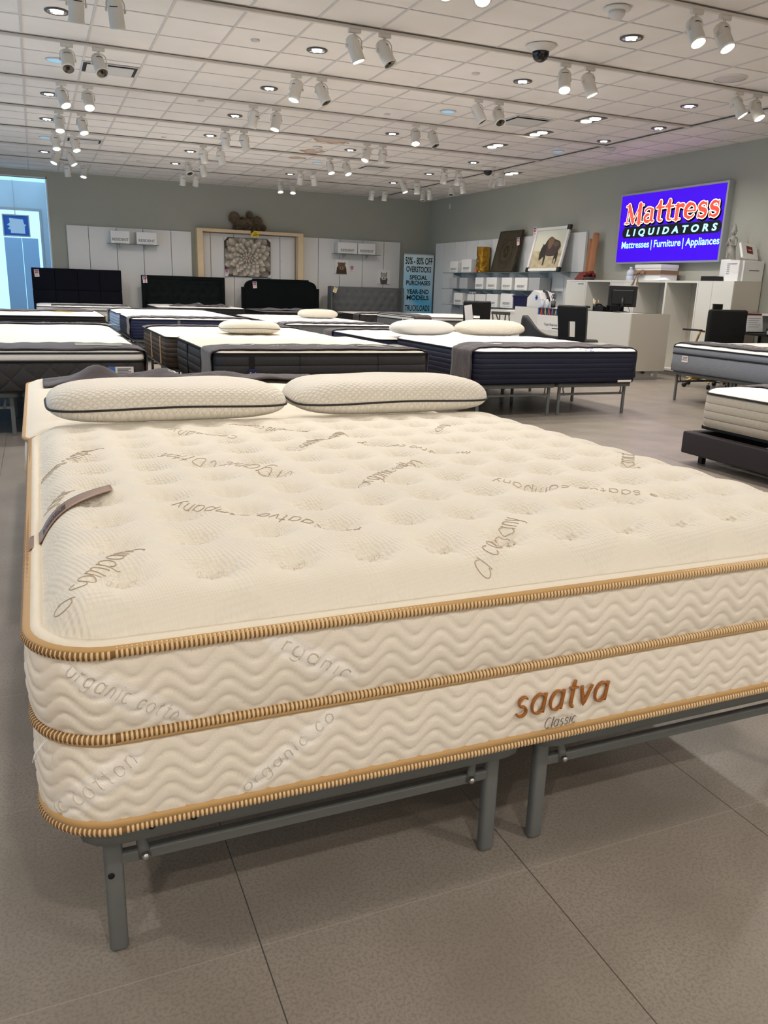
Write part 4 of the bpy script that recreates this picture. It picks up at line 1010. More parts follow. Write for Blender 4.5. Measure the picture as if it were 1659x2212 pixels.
pillow('plain white cotton pillow, left of the pair behind the swirl-print mattress', 4.40, 9.22, .69, .86, .46, .19, .04, 'pillow_white', None, 'pillows at the royal blue mattress', 2.6, .7)
pillow('ivory quilted pillow, right of the pair behind the swirl-print mattress', 5.38, 9.25, .69, .98, .46, .20, .0, 'pillow_tan', None, 'pillows at the royal blue mattress', 2.6, .6)
t, h = bed('heather grey mattress with white top in the middle distance', kwshort='heather grey mattress in the middle distance', x0=3.75, x1=5.68, y0=13.0, y1=15.0, z1=.605, side='side_grey', top='white_top', zb=.33, stripes=((3.98, 'f', 'side_grey'),))
runner('charcoal runner with a white mark on the heather grey mattress', 1.93, ident(3.75, 13.0), .33, .605, h, .24, .2, .12, .55, 'WELLSVILLE', tx=.45, size=.11)
t, h = bed('black-sided mattress with striped white top behind the heather grey one', kwshort='striped-top mattress behind the heather grey one', x0=3.8, x1=5.75, y0=15.07, y1=17.1, z1=.595, side='side_black', top='striped', zb=.33)
pillow('plain ivory pillow on the striped white mattress', 5.12, 15.55, .625, .80, .42, .17, 0, 'pillow_tan', square=3, puff=.5)
# right column, feet towards the middle aisle
rot = lambda x0, y1: (lambda u, w, z: (x0+w, y1-u, z))
t, h = bed('blue-grey marl mattress with black piping at the right edge', kwshort='blue-grey marl mattress at the right edge', x0=7.2, x1=9.23, y0=5.98, y1=7.93, z1=.665, side='side_bluegrey', top='white_top', zb=.372, split=.585, side2='side_bluegrey', crown=.05, tuft=(.25, .3, .02), step=.035)
card(t, 'care_label', 7.60, 7.70, 0, .49, .565, 'tagw', None, 3, d='-x', X=7.19)
runner('charcoal runner across the blue-grey marl mattress at the right edge', 1.95, rot(7.2, 7.93), .372, .665, h, .30, .2, .06, .44, 'WELLSVILLE', tx=.6, size=.10)
t, h = mattress('mattress', 'oatmeal channel-sided mattress with plush white top at the right edge', 4.66, 6.7, 2.83, 4.73, .30, .552, 'side_cream', 'plush', 'upholstery', .06, .09, (.23, .23, .035), None, step=.02)
crumple('folded charcoal runner on the plush white mattress at the right edge', 4.95, 6.4, 4.28, 4.66, h, .03, 0, ('WELLSVILLE', .1, .45, False), seed=6.1)
t = thing('upholstered_platform_bed', 'charcoal upholstered platform bed frame under the oatmeal mattress', 'bed base', (5.7, 3.78, 0))
b = MB(); b.rbox(4.585, 4.665, 2.76, 4.80, .075, .245, .012, seg=3); b.build('foot_rail', 'upholstery', t)
for yy in (2.76, 4.735): b = MB(); b.rbox(4.67, 6.75, yy, yy+.065, .075, .245, .012, seg=3); b.build('side_rail', 'upholstery', t)
b = MB()
for k in range(12): b.box(4.70+k*.17, 4.80+k*.17, 2.83, 4.73, .27, .298)
b.box(4.67, 6.72, 3.72, 3.84, .2, .27); b.build('slats', 'blackplastic', t)
for xx in (4.70, 6.6):
    for yy in (2.84, 3.78, 4.68): b = MB(); b.prism([(xx-.02, yy-.02), (xx+.02, yy-.02), (xx+.02, yy+.02), (xx-.02, yy+.02)], 0, .2); b.build('leg', 'blackplastic', t)
t, h = bed('grey channel-sided mattress with draped runner in front of the tufted grey headboard', kwshort='grey channel-sided mattress before the tufted grey headboard', x0=7.0, x1=9.05, y0=15.15, y1=17.1, z1=.685, side='side_grey', top='white_top', stripes=((15.6, 'l', 'tagw'),), split=.62, side2='white_top')
runner('charcoal runner draped over the near corner of the grey channel-sided mattress', 1.95, rot(7.0, 17.1), .36, .685, h, .1, .2, .03, .42)
# beds against the back wall
def headboard(label, kind, x0, x1, y, z1, m):
    t = thing('headboard', label, 'headboard', ((x0+x1)/2, y, 0))
    if kind == 'panels':
        b = MB(); b.box(x0+.02, x1-.02, y+.05, y+.09, 0, z1-.01); b.build('back_board', m, t); n = 4; wd = (x1-x0)/n
        for i in range(n):
            for za, zc in ((.05, .48), (.48, .96), (.96, z1)):
                b = MB(); b.rbox(x0+i*wd+.001, x0+(i+1)*wd-.001, y, y+.06, za+.001, zc-.001, .012, seg=3); b.build('padded_panel', m, t)
        return t
    if kind == 'clip':
        c = .30; pl = [(x0, 0), (x1, 0), (x1, z1-.235), (x1-.07, z1-.215)]+[(x1-c+.23*math.cos(a), z1-.0+.23*(math.sin(a)-1)*.93) for a in [PI*.03+PI*.47*k/6 for k in range(7)]][:0]
        def arcs(s, x): return [(x+s*(.07+.2*(1-math.cos(a))), z1-.21+.17*math.sin(a)) for a in [PI/2*k/6 for k in range(7)]]
        pl = [(x0, 0), (x1, 0), (x1, z1-.21)]+arcs(-1, x1)+[(x1-.29, z1), (x0+.29, z1)]+arcs(1, x0)[::-1]+[(x0, z1-.21)]
        b = MB(); b.prism(pl, 0, .09, mx=facing('-y', (0, y+.09, 0))); o = b.build('board', m, t)
        inn = [(x0+(q[0]-x0)*.93+(x1-x0)*.035, q[1]*.95) for q in pl]
        b = MB(); b.prism(inn, 0, .012, mx=facing('-y', (0, y, 0))); b.build('inset_panel', m, t)
        b = MB(); b.tube([(q[0], y-.012, q[1]) for q in inn[2:]], .007, 6); b.build('welt', m, t)
    else:
        b = MB(); b.rbox(x0, x1, y, y+.09, .0, z1, .02, seg=3); b.build('board', m, t)
        xa, xb = x0+.12, x1-.12; zt = z1-(.1 if kind == 'border' else .04)
        if kind == 'border':
            b = MB()
            b.tube([(xa-.03, y-.004, .3), (xa-.03, y-.004, zt+.03), (xb+.03, y-.004, zt+.03), (xb+.03, y-.004, .3)], .012, 6); b.build('border_welt', m, t)
        else:
            for s, xx in ((1, x0), (-1, x1-.035)): b = MB(); b.rbox(xx, xx+.035, y-.22, y+.0, 0, z1+.005, .012, seg=3); b.build('wing', m, t)
            xa, xb = x0+.06, x1-.06
        sx, sy = .24, .18
        def pad(u, v):
            x = xa+(xb-xa)*u; z = .35+(zt-.35)*v
            gx = (x-xa)/sx; r = round((zt-.1-z)/sy); gx2 = gx-(.5 if r % 2 else 0); fx = (gx2-round(gx2))*sx; fz = (zt-.1-z)-r*sy
            e = .035*math.exp(-((fx*fx+fz*fz)/.0028)**.6)
            k = min(1, u*30, (1-u)*30, (1-v)*20); return (x, y-.03*k**.5+e*k, z)
        b = MB(); b.grid(pad, 110, 50); o = b.build('tufted_pad', m, t)
    return t
def price_tag(label, x, y, z, d='-y', ang=.06, s=1.0, cols=('tagr', 'tagp')):
    t = thing('price_tag', label, 'price tag', (x, y, z), 'price tags')
    mx = facing(d, (x, y, z), ang)
    b = MB(); b.box(-.05*s, .05*s, -.09*s, .07*s, -.003, 0, 0, mx); b.build('card', 'tagw', t)
    b = MB(); b.box(-.042*s, .042*s, .035*s, .062*s, 0, .0015, 0, mx); b.build('print_heading', cols[1], t)
    b = MB(); b.box(-.036*s, .036*s, -.018*s, .028*s, 0, .0015, 0, mx); b.build('print_block', cols[0], t)
    for k in range(2): b = MB(); b.box(-.036*s, .02*s, (-.045-.02*k)*s, (-.039-.02*k)*s, 0, .0015, 0, mx); b.build('print_line', 'greyink', t)
    return t
headboard('wide midnight velvet headboard of square padded panels beside the daylit opening', 'panels', -.05, 1.89, 20.46, 1.44, 'velvet_navy')
t, h = bed('cream-sided mattress with dark straps against the midnight velvet headboard', kwshort='cream-sided mattress at the midnight velvet headboard', x0=.0, x1=1.93, y0=18.42, y1=20.42, z1=.65, side='side_ecru', top='white_top', split=.585, side2='white_top', stripes=((.62, 'f', 'upholstery'), (1.42, 'f', 'upholstery')), group=None)
runner('flat black runner on the cream-sided mattress by the daylit opening', 1.5, ident(.3, 18.42), .36, .65, h, 0, 0, .15, .62)
headboard('black-green tufted headboard with straight top and border', 'border', 2.34, 4.33, 20.46, 1.36, 'velvet_green')
t, h = bed('navy-sided white mattress against the straight tufted black-green headboard', kwshort='white mattress at the straight black-green headboard', x0=2.42, x1=4.36, y0=18.42, y1=20.42, z1=.675, side='side_black', top='white_top', side2=None)
crumple('crumpled charcoal runner with white letters on the navy-sided white mattress by the back wall', 2.75, 4.05, 18.6, 19.1, h, .09, -.1, ('WELL', .12, .62, False), seed=9.3, waves=5)
headboard('black-green velvet headboard with clipped rounded corners', 'clip', 4.75, 6.77, 20.46, 1.365, 'velvet_green')
t, h = bed('black mattress under dark covers against the clipped-corner headboard', kwshort='black mattress at the clipped-corner headboard', x0=4.78, x1=6.74, y0=18.42, y1=20.42, z1=.62, side='side_black', top='runner', zb=.34)
crumple('dark shiny folded covers spread over the black mattress by the clipped-corner headboard', 4.85, 6.65, 18.6, 19.5, h, .06, 0, None, seed=4.4, waves=7, name='folded_cover')
headboard('low grey linen winged headboard with button tufting', 'wing', 7.04, 9.10, 20.50, 1.24, 'hb_grey')
t, h = bed('dark-sided mattress with white top against the grey winged headboard', kwshort='dark-sided mattress at the grey winged headboard', x0=7.12, x1=9.02, y0=18.3, y1=20.26, z1=.60, side='side_dark', top='white_top', zb=.34)
runner('charcoal runner across the mattress by the grey winged headboard', 1.90, ident(7.12, 18.3), .34, .60, h, .2, .2, .1, .5)
price_tag('red and white price tag on the midnight velvet headboard', .06, 20.452, 1.33)
price_tag('red and white price tag on the straight tufted black-green headboard', 2.42, 20.45, 1.27)
price_tag('red and white price tag on the clipped-corner headboard', 5.07, 20.435, 1.22)
price_tag('tilted gold and white price tag on the grey winged headboard', 7.15, 20.27, 1.17, ang=-.35, cols=('yellow', 'greyink'))

# ------------------------------------------------------------------ back wall displays
def panels(label, axis, edges, z1, pos, th=.04):
    t = thing('display_panelling', label, 'wall panelling', ((edges[0]+edges[-1])/2, pos, 0) if axis == 'x' else (pos, (edges[0]+edges[-1])/2, 0))
    for a, c in zip(edges, edges[1:]):
        b = MB(); lo, hi = min(a, c)+.006, max(a, c)-.006
        if axis == 'x': b.box(lo, hi, pos-th, pos, .02, z1)
        else: b.box(pos-th, pos, lo, hi, .02, z1)
        b.build('panel_board', 'board', t)
    b = MB(); lo, hi = min(edges)+.02, max(edges)-.02
    if axis == 'x': b.box(lo, hi, pos, pos+.01, .02, z1-.01)
    else: b.box(pos, pos+.01, lo, hi, .02, z1-.01)
    b.build('backing', 'gap', t); return t
panels('tall white panelled display wall beside the daylit opening', 'x', [.77, 1.25, 1.87, 2.48, 3.13, 3.62], 2.41, 20.93)
panels('white panelled display wall inside the pale wooden frame', 'x', [3.86, 4.08, 4.66, 5.25, 5.85, 6.25], 2.41, 20.93)
panels('tall white panelled display wall left of the sale banner', 'x', [6.42, 6.88, 7.48, 8.12, 8.73, 9.21], 2.43, 20.93)
t = thing('wooden_portal', 'pale maple box frame round the flower picture', 'frame', (5.06, 20.75, 0))
b = MB(); b.box(3.72, 3.855, 20.66, 20.94, 0, 2.43); b.build('upright', 'maple', t)
b = MB(); b.box(6.265, 6.40, 20.66, 20.94, 0, 2.43); b.build('upright', 'maple', t)
b = MB(); b.box(3.72, 6.40, 20.66, 20.94, 2.43, 2.50); b.build('lintel', 'maple', t)
def gshelf(label, axis, a, c, z, front, wall, nb):
    t = thing('glass_shelf', label, 'shelf', ((a+c)/2, (front+wall)/2, z) if axis == 'x' else ((front+wall)/2, (a+c)/2, z))
    b = MB()
    if axis == 'x': b.box(a, c, front, wall, z-.012, z)
    else: b.box(front, wall, a, c, z-.012, z)
    b.build('shelf_board', 'shelf_glass', t)
    for k in range(nb):
        p = a+(c-a)*(k+.5)/nb; b = MB()
        if axis == 'x': b.prism([(0, 0), (0, -.09), (-.22, -.02), (-.22, 0)], -.008, .008, 0, Matrix(((0, 0, 1, p), (1, 0, 0, wall), (0, 1, 0, z-.0125), (0, 0, 0, 1))))
        else: b.prism([(0, 0), (0, -.09), (-.22, -.02), (-.22, 0)], -.008, .008, 0, Matrix(((1, 0, 0, wall), (0, 0, 1, p), (0, 1, 0, z-.0125), (0, 0, 0, 1))))
        b.build('bracket', 'alu', t)
    return t
gshelf('short glass shelf with two cartons on the panelling by the daylit opening', 'x', 1.64, 2.80, 2.05, 20.62, 20.885, 2)
gshelf('short glass shelf with two cartons above the bear picture', 'x', 7.25, 8.53, 2.065, 20.62, 20.885, 2)
def carton(label, x0, x1, y0, y1, z0, z1, d='-y', m='box_white', txt='RESIDENT', size=.06, group='white cartons', zt=.32, lid=False):
    t = thing('carton', label, 'box', ((x0+x1)/2, (y0+y1)/2, z0), group)
    b = MB(); b.rbox(x0, x1, y0, y1, z0, z1, .004, seg=1); b.build('carton_body', m, t)
    W = (x1-x0) if d == '-y' else (y1-y0)
    if txt:
        o = ((x0+x1)/2, y0-.0015, z0+(z1-z0)*zt-size*.35) if d == '-y' else (x0-.0015, (y0+y1)/2, z0+(z1-z0)*zt-size*.35)
        text(txt, size, 'greyink', t, 'carton_lettering', facing(d, o), bold=.002)
        b = MB(); o2 = (o[0], o[1], o[2]-size*.55); b.box(-W*.32, W*.3, -.005, .004, 0, .0005, 0, facing(d, o2)); b.build('print_line', 'box_grey', t)
    if lid:
        b = MB(); b.rbox(x0-.004, x1+.004, y0-.004, y1+.004, z1-.05, z1+.004, .004, seg=1); b.build('carton_lid', m, t)
    return t
for k, (xa, xb, z) in enumerate(((1.72, 2.14, 2.05), (2.30, 2.76, 2.05), (7.33, 7.87, 2.065), (7.89, 8.38, 2.065))):
    carton('%s white lettered carton on the glass shelf %s' % (('left', 'right')[k % 2], ('by the daylit opening', 'above the bear picture')[k//2]), xa, xb, 20.64, 20.86, z, z+.28, size=.085)

# flat pictures ------------------------------------------------------
def round_off(P, it=2):
    for _ in range(it):
        q = []
        for a, c in zip(P, P[1:]+P[:1]): q += [(a[0]*.75+c[0]*.25, a[1]*.75+c[1]*.25), (a[0]*.25+c[0]*.75, a[1]*.25+c[1]*.75)]
        P = q
    return P
class Print(MB):
    """a flat printed picture: coloured shapes drawn on one sheet, kept as the print's own colours"""
    def __init__(s): super().__init__(); s.cols = []; s.lay = 0
    def shape(s, pts, col, mx):
        o = len(s.v); s.lay += 1
        s.add([(x, y, .00006*s.lay) for x, y in pts], [tuple(range(len(pts)))], 0, False, mx); s.cols += [col]*len(pts)
    def gridc(s, fn, nu, nv, mx):
        s.lay += 1; vs = []; fs = []
        for j in range(nv):
            for i in range(nu): x, y, c = fn(i/(nu-1), j/(nv-1)); vs.append((x, y, .00006*s.lay)); s.cols.append(c)
        for j in range(nv-1):
            for i in range(nu-1): q = j*nu+i; fs.append((q, q+1, q+nu+1, q+nu))
        s.add(vs, fs, 0, False, mx)
def lerp(a, b, t): t = max(0, min(1, t)); return tuple(p+(q-p)*t for p, q in zip(a, b))
def ell(cx, cy, rx, ry, n=18, rot=0): return [(cx+rx*math.cos(2*PI*i/n)*math.cos(rot)-ry*math.sin(2*PI*i/n)*math.sin(rot), cy+rx*math.cos(2*PI*i/n)*math.sin(rot)+ry*math.sin(2*PI*i/n)*math.cos(rot)) for i in range(n)]
# sepia flower canvas
t = thing('canvas_picture', 'sepia close-up of a large many-petalled flower on canvas', 'picture', (5.0, 20.86, 1.39))
b = MB(); b.rbox(4.42, 5.59, 20.845, 20.885, 1.40, 2.33, .006, seg=1); b.build('canvas_edge', 'blackplastic', t)
pr = Print(); mx = facing('-y', (5.0, 20.843, 1.865)); W2, H2 = .575, .455
def bgf(u, v):
    x, y = (u*2-1)*W2, (v*2-1)*H2; n = mnoise.noise((x*3, y*3, 5)); return (x, y, lerp(C(26, 16, 10), C(96, 78, 60), .35+.6*n))
pr.gridc(bgf, 24, 20, mx)
DK, LT = C(40, 23, 12), C(250, 238, 216)
rr_ = random.Random(3)
for ring, (n, r0, r1, wd) in enumerate(((15, .34, .74, .25), (15, .28, .62, .23), (14, .22, .50, .21), (14, .17, .395, .175), (13, .12, .30, .135), (12, .09, .215, .10), (10, .05, .14, .065))):
    for k in range(n):
        a = 2*PI*(k+.5*(ring % 2))/n+rr_.uniform(-.08, .08); R1 = r1*rr_.uniform(.9, 1.08); w_ = wd*rr_.uniform(.85, 1.1); sh = rr_.uniform(.75, 1.0)
        def pf(u, v):
            rad = r0*.55+(R1-r0*.55)*v; half = w_*.5*min(1, .35+v*1.1)*max(0, 1-max(0, (v-.62)/.38)**2.4)**.5; off = (u*2-1)*half
            x = math.cos(a)*rad-math.sin(a)*off; y = math.sin(a)*rad+math.cos(a)*off
            q = 1-abs(u*2-1)**2.2*.75; k2 = (.0+1.08*v**2.0)*q*sh*(.62 if ring == 0 else .85 if ring == 1 else 1)
            return (max(-W2, min(W2, x)), max(-H2, min(H2, y*.93)), lerp(DK, LT, k2))
        pr.gridc(pf, 7, 8, mx)
for k in range(34):
    a = k*2.4; r = .085*math.sqrt(k/34); pr.shape(ell(math.cos(a)*r, math.sin(a)*r, .012, .008, 8, a), lerp(C(196, 172, 138), C(255, 246, 226), (k % 5)/4), mx)
pr.build('print', 'print', t)
for sx in (-1, 1):
    for sz in (-1, 1):
        b = MB(); b.prism([(0, 0), (-.09*sx, 0), (0, -.09*sz)] if sx*sz > 0 else [(0, 0), (0, -.09*sz), (-.09*sx, 0)], 0, .006, 0, facing('-y', (5.005+sx*.59, 20.842, 1.865+sz*.47))); b.build('corner_protector', 'paper', t)
price_tag('red and white price tag on the lower left corner of the flower picture', 4.46, 20.835, 1.50, s=.85)
b = MB(); b.box(-.10, .10, -.07, .07, 0, .004, 0, facing('-y', (5.14, 20.655, 2.43))); t = thing('yellow_sign', 'small yellow notice on the top bar of the pale wooden frame', 'sign', (5.14, 20.655, 2.36)); b.build('card', 'yellow', t)
b = MB(); b.prism([(-.10, .07), (-.10, -.01), (-.02, .07)], 0, .0015, 0, facing('-y', (5.14, 20.6505, 2.43))); b.build('print_corner', 'ink', t)
for k, wd in enumerate((.05, .09, .075)): b = MB(); b.box(-.05+.02*(2-k), wd, .025-.03*k, .037-.03*k, 0, .0012, 0, facing('-y', (5.14, 20.6505, 2.42))); b.build('print_line', 'ink', t)
# cluster of metal discs on top of the frame
t = thing('metal_wall_art', 'dark bronze cluster of ribbed metal discs above the pale wooden frame', 'wall art', (5.03, 20.84, 2.5))
for k, (x, z, r) in enumerate(((4.68, 2.79, .145), (5.06, 2.87, .095), (4.86, 2.66, .11), (5.0, 2.66, .15), (5.25, 2.72, .14), (4.70, 2.585, .085), (5.12, 2.585, .095), (5.40, 2.59, .085), (4.93, 2.57, .07), (4.88, 2.76, .07))):
    mxd = Matrix.Translation((x, 20.87-.018*(k % 3)-.0, z)) @ Matrix.Rotation(PI/2+rr_.uniform(-.15, .15), 4, 'X') @ Matrix.Rotation(rr_.uniform(-.15, .15), 4, 'Y'); b = MB()
    def dsc(u, v):
        a = 2*PI*u; rad = r*v*(1+.02*math.sin(a*9)); return (rad*math.cos(a), rad*math.sin(a), .02*v**2+.006*math.sin(a*22)*v*(1 if v > .3 else .3)-.012*math.exp(-((v-.35)/.06)**2))
    b.grid(dsc, 66, 10, closeu=True, mx=mxd); o = b.build('metal_disc', 'bronze', t); md = o.modifiers.new('thickness', 'SOLIDIFY'); md.thickness = .004
b = MB(); b.tube([(4.62, 20.90, 2.54), (5.45, 20.90, 2.54)], .01, 6); b.tube([(4.68, 20.9, 2.5), (4.68, 20.9, 2.79)], .008, 6); b.tube([(5.25, 20.9, 2.5), (5.25, 20.9, 2.75)], .008, 6); b.tube([(5.03, 20.9, 2.5), (5.06, 20.9, 2.87)], .008, 6); b.build('back_rods', 'bronze', t)
# bear and wolf prints
def animal(label, x, z, wolf):
    t = thing('canvas_picture', label, 'picture', (x, 20.88, z-.18))
    b = MB(); b.rbox(x-.185, x+.185, 20.862, 20.888, z-.185, z+.185, .004, seg=1); b.build('canvas_edge', 'paper', t)
    p = Print(); mx = facing('-y', (x, 20.861, z)); p.shape([(-.183, -.183), (.183, -.183), (.183, .183), (-.183, .183)], C(236, 234, 230), mx)
    f1, f2, f3 = (C(92, 88, 86), C(168, 164, 158), C(232, 230, 226)) if wolf else (C(70, 52, 38), C(104, 80, 58), C(156, 128, 98))
    p.shape([(-.15, -.183), (.15, -.183), (.13, -.02), (.08, .06), (-.08, .06), (-.13, -.02)] if not wolf else [(-.09, -.183), (.09, -.183), (.11, -.06), (.08, .03), (-.08, .03), (-.11, -.06)], f1, mx)
    if wolf:
        for s in (-1, 1): p.shape([(s*.09, .03), (s*.085, .14), (s*.03, .075)][::s], f1, mx); p.shape([(s*.075, .04), (s*.075, .11), (s*.04, .07)][::s], f2, mx)
    else:
        for s in (-1, 1): p.shape(ell(s*.082, .085, .03, .03), f1, mx); p.shape(ell(s*.08, .083, .016, .016), f3, mx)
    p.shape(ell(0, .015, .105 if not wolf else .085, .095), f2, mx)
    for k in range(26):
        a = rr_.uniform(0, 2*PI); r = rr_.uniform(.04, .1); q = ell(math.cos(a)*r, .0+math.sin(a)*r*.9, .016, .005, 6, a); p.shape(q, f1 if k % 2 else f3, mx)
    p.shape(ell(0, -.025, .05, .05), f3, mx); p.shape(ell(0, -.015, .02, .045), f2, mx); p.shape(ell(0, -.035, .02, .014), C(20, 18, 18), mx); p.shape([(-.022, -.062), (.022, -.062), (0, -.055)], C(40, 30, 28), mx)
    for s in (-1, 1): p.shape(ell(s*.04, .035, .011, .009), C(20, 14, 10), mx); p.shape(ell(s*.042, .038, .003, .003, 6), C(240, 240, 240), mx)
    p.build('print', 'print', t)
animal('small square picture of a brown bear under the glass shelf', 7.52, 1.74, False)
animal('small square picture of a grey wolf, right of the bear', 8.74, 1.52, True)
price_tag('red and white price tag beside the bear picture', 7.82, 20.88, 1.70, ang=0)
# sale banner
t = thing('rollup_banner', 'tall sky-blue sale banner in the far corner reading 50% - 80% OFF', 'banner', (9.56, 20.42, 0))
b = MB(); b.rbox(9.11, 10.02, 20.34, 20.50, 0, .08, .02); b.build('banner_base', 'alu', t)
b = MB(); b.box(9.12, 10.01, 20.41, 20.43, 2.115, 2.14); b.build('top_rail', 'alu', t)
b = MB(); b.box(9.555, 9.575, 20.432, 20.445, .08, 2.115); b.build('support_pole', 'alu', t)
pr = Print(); mx = facing('-y', (9.565, 20.418, 0))
def bf(u, v):
    x = (u-.5)*.88; z = .08+2.035*v; n = .5+.5*math.sin(u*3+v*5+2*mnoise.noise((u*2, v*3, 1)))
    base = lerp(C(60, 176, 222), C(214, 236, 244), max(0, (v-.45)*2)+.35*max(0, (u-.4)))
    return (x, z, lerp(base, C(236, 248, 252), .5*n*(1-abs(v-.45))))
pr.gridc(bf, 24, 40, mx); pr.build('banner_sheet', 'print', t)
for tx_, zz, hh_, wd in (('50% - 80% OFF', 1.96, .185, .80), ('OVERSTOCKS', 1.745, .15, .74), ('SPECIAL', 1.535, .115, .52), ('PURCHASES', 1.395, .115, .72), ('YEAR-END', 1.165, .125, .66), ('MODELS', 1.01, .125, .66), ('TRUCKLOADS', .735, .16, .74), ('CLOSEOUTS', .48, .16, .7)):
    if tx_ == 'CLOSEOUTS': continue
    text(tx_, hh_*1.32, 'ink', t, 'banner_lettering', facing('-y', (9.565, 20.414, zz-hh_*.45)), bold=.0045, fit=wd)
for zz in (1.67, 1.32, .91): b = MB(); b.box(-.24, .24, -.002, .002, 0, .001, 0, facing('-y', (9.565, 20.415, zz))); b.build('rule_line', 'greyink', t)

# ------------------------------------------------------------------ right wall displays
panels('long white panelled display wall on the right wall behind the glass shelves', 'y', [14.33, 14.93, 15.54, 16.15, 16.76, 17.37, 18.0, 18.6, 19.22, 19.86, 20.34], 2.42, 10.05)
t = thing('tall_end_panel', 'tall white end panel standing at the right end of the panelling', 'panel', (9.95, 14.02, 0)); b = MB(); b.box(10.009, 10.06, 13.72, 14.32, 0, 2.42); b.build('panel_board', 'board', t)
gshelf('long glass shelf carrying the vase and leaning pictures, highest of three', 'y', 13.75, 19.2, 1.66, 9.68, 10.008, 7)
gshelf('long glass shelf carrying white cartons, middle of three', 'y', 14.35, 19.2, 1.28, 9.68, 10.008, 6)
gshelf('long glass shelf carrying white cartons, lowest of three', 'y', 15.3, 19.2, .89, 9.68, 10.008, 5)
kk = 0
for (ya, yb, zs, zt, m, lab) in ((18.44, 18.86, 1.66, 1.93, 'box_white', 'white lettered carton at the left end of the highest glass shelf'), (17.75, 18.24, 1.66, 1.97, 'box_white', 'white lettered carton left of the gold vase on the highest shelf'),
        (18.45, 18.85, 1.28, 1.54, 'box_grey', 'pale grey carton at the left end of the middle glass shelf'), (17.9, 18.3, 1.28, 1.54, 'box_grey', 'pale grey carton second from the left on the middle glass shelf'), (17.12, 17.5, 1.28, 1.545, 'box_white', 'white carton third from the left on the middle glass shelf'), (16.5, 16.97, 1.28, 1.55, 'box_white', 'white carton fourth from the left on the middle glass shelf'), (15.85, 16.28, 1.28, 1.545, 'box_white', 'white carton fifth from the left on the middle glass shelf'), (15.22, 15.72, 1.28, 1.545, 'box_white', 'white carton beside the silver one on the middle glass shelf'), (14.75, 15.16, 1.28, 1.545, 'box_grey', 'silver carton at the right end of the middle glass shelf'),
        (18.1, 18.55, .89, 1.18, 'box_white', 'white carton at the left end of the lowest glass shelf'), (16.42, 16.92, .89, 1.18, 'box_white', 'white carton third from the left on the lowest glass shelf'), (15.76, 16.28, .89, 1.20, 'box_white', 'white carton beside the navy bin on the lowest glass shelf')):
    carton(lab, 9.70, 9.98, ya, yb, zs, zt, '-x', m, 'RESIDENT' if m == 'box_white' else None, .07)
t = thing('white_gift_bag', 'white bag with tissue on the lowest glass shelf', 'bag', (9.84, 17.5, .89))
b = MB(); b.prism([(-.16, 0), (.16, 0), (.17, .27), (-.17, .27)], -.1, .1, 0, facing('-x', (9.84, 17.75, .89))); b.build('bag_body', 'box_white', t)
b = MB(); b.grid(lambda u, v: (9.74+.2*v, 17.92-.36*u, 1.16+.04*abs(math.sin(u*9))+.03*abs(math.sin(v*6))), 20, 6); b.build('tissue_paper', 'paper', t)
carton('plain white carton behind the white bag on the lowest glass shelf', 9.72, 9.98, 17.0, 17.5, .89, 1.17, '-x', 'box_white', None)
t = thing('storage_bin', 'navy blue bin at the right end of the lowest glass shelf', 'bin', (9.85, 15.45, .89))
b = MB(); b.prism([(-.27, 0), (.27, 0), (.30, .26), (-.30, .26)], -.13, .13, 0, facing('-x', (9.84, 15.45, .89))); b.build('bin_body', 'box_navy', t)
b = MB(); b.rbox(9.69, 9.99, 15.13, 15.77, 1.14, 1.17, .008); b.build('bin_rim', 'box_navy', t)
# gold vase
t = thing('tall_vase', 'tall hammered gold cylinder vase on the highest glass shelf', 'vase', (9.84, 17.43, 1.66))
b = MB()
def vf(u, v):
    a = 2*PI*u; n = mnoise.noise((math.cos(a)*2.2, math.sin(a)*2.2, v*6)); r = .155+.022*n; return (9.84+r*math.cos(a), 17.43+r*math.sin(a), 1.66+.58*v)
b.grid(vf, 48, 40, closeu=True); o = b.build('vase_body', 'vase_gold', t); md = o.modifiers.new('thickness', 'SOLIDIFY'); md.thickness = .006; md.offset = -1
b = MB(); b.lathe([(.15, .0), (.15, .012)], (9.84, 17.43, 1.66), 30); b.build('vase_base', 'vase_gold', t)
b = MB(); b.box(-.05, .05, 0, .05, 0, .003, 0, facing('-x', (9.675, 17.47, 1.66), 0)); tag(b.build('red_sticker', 'tagr'), 'small red sticker card at the foot of the gold vase', 'card')
# leaning pictures
def leaning(o0, ang, lean): return Matrix.Translation(o0) @ Matrix(((0, 0, -1, 0), (-1, 0, 0, 0), (0, 1, 0, 0), (0, 0, 0, 1))) @ Matrix.Rotation(-lean, 4, 'X')
t = thing('relief_panel', 'dark bronze relief panel with a ringed medallion leaning on the top shelf', 'wall art', (9.76, 16.40, 1.66))
mxr = leaning((9.73, 16.40, 1.662), 0, .24); b = MB(); b.box(-.48, .48, 0, .93, -.035, 0, 0, mxr); b.build('panel_board', 'relief', t)
b = MB(); b.tube([(-.465, .015, .004), (.465, .015, .004), (.465, .915, .004), (-.465, .915, .004)], .012, 6, True, mx=mxr); b.build('panel_rim', 'relief', t)
b = MB()
for r in (.13, .20, .27, .33): b.tube([(r*1.05*math.cos(2*PI*i/48), .46+r*1.1*math.sin(2*PI*i/48), .002) for i in range(48)], .008, 6, True, mx=mxr)
for k in range(16):
    a = 2*PI*k/16; b.tube([(.04*math.cos(a), .46+.04*math.sin(a), .003), (.09*math.cos(a+.25), .46+.09*math.sin(a+.25), .006), (.125*math.cos(a), .46+.125*math.sin(a), .003)], .007, 5, mx=mxr)
for k in range(30):
    a = 2*PI*k/30; b.sphere((.235*1.05*math.cos(a), .46+.235*1.1*math.sin(a), .002), .012, 8, 6, mx=mxr)
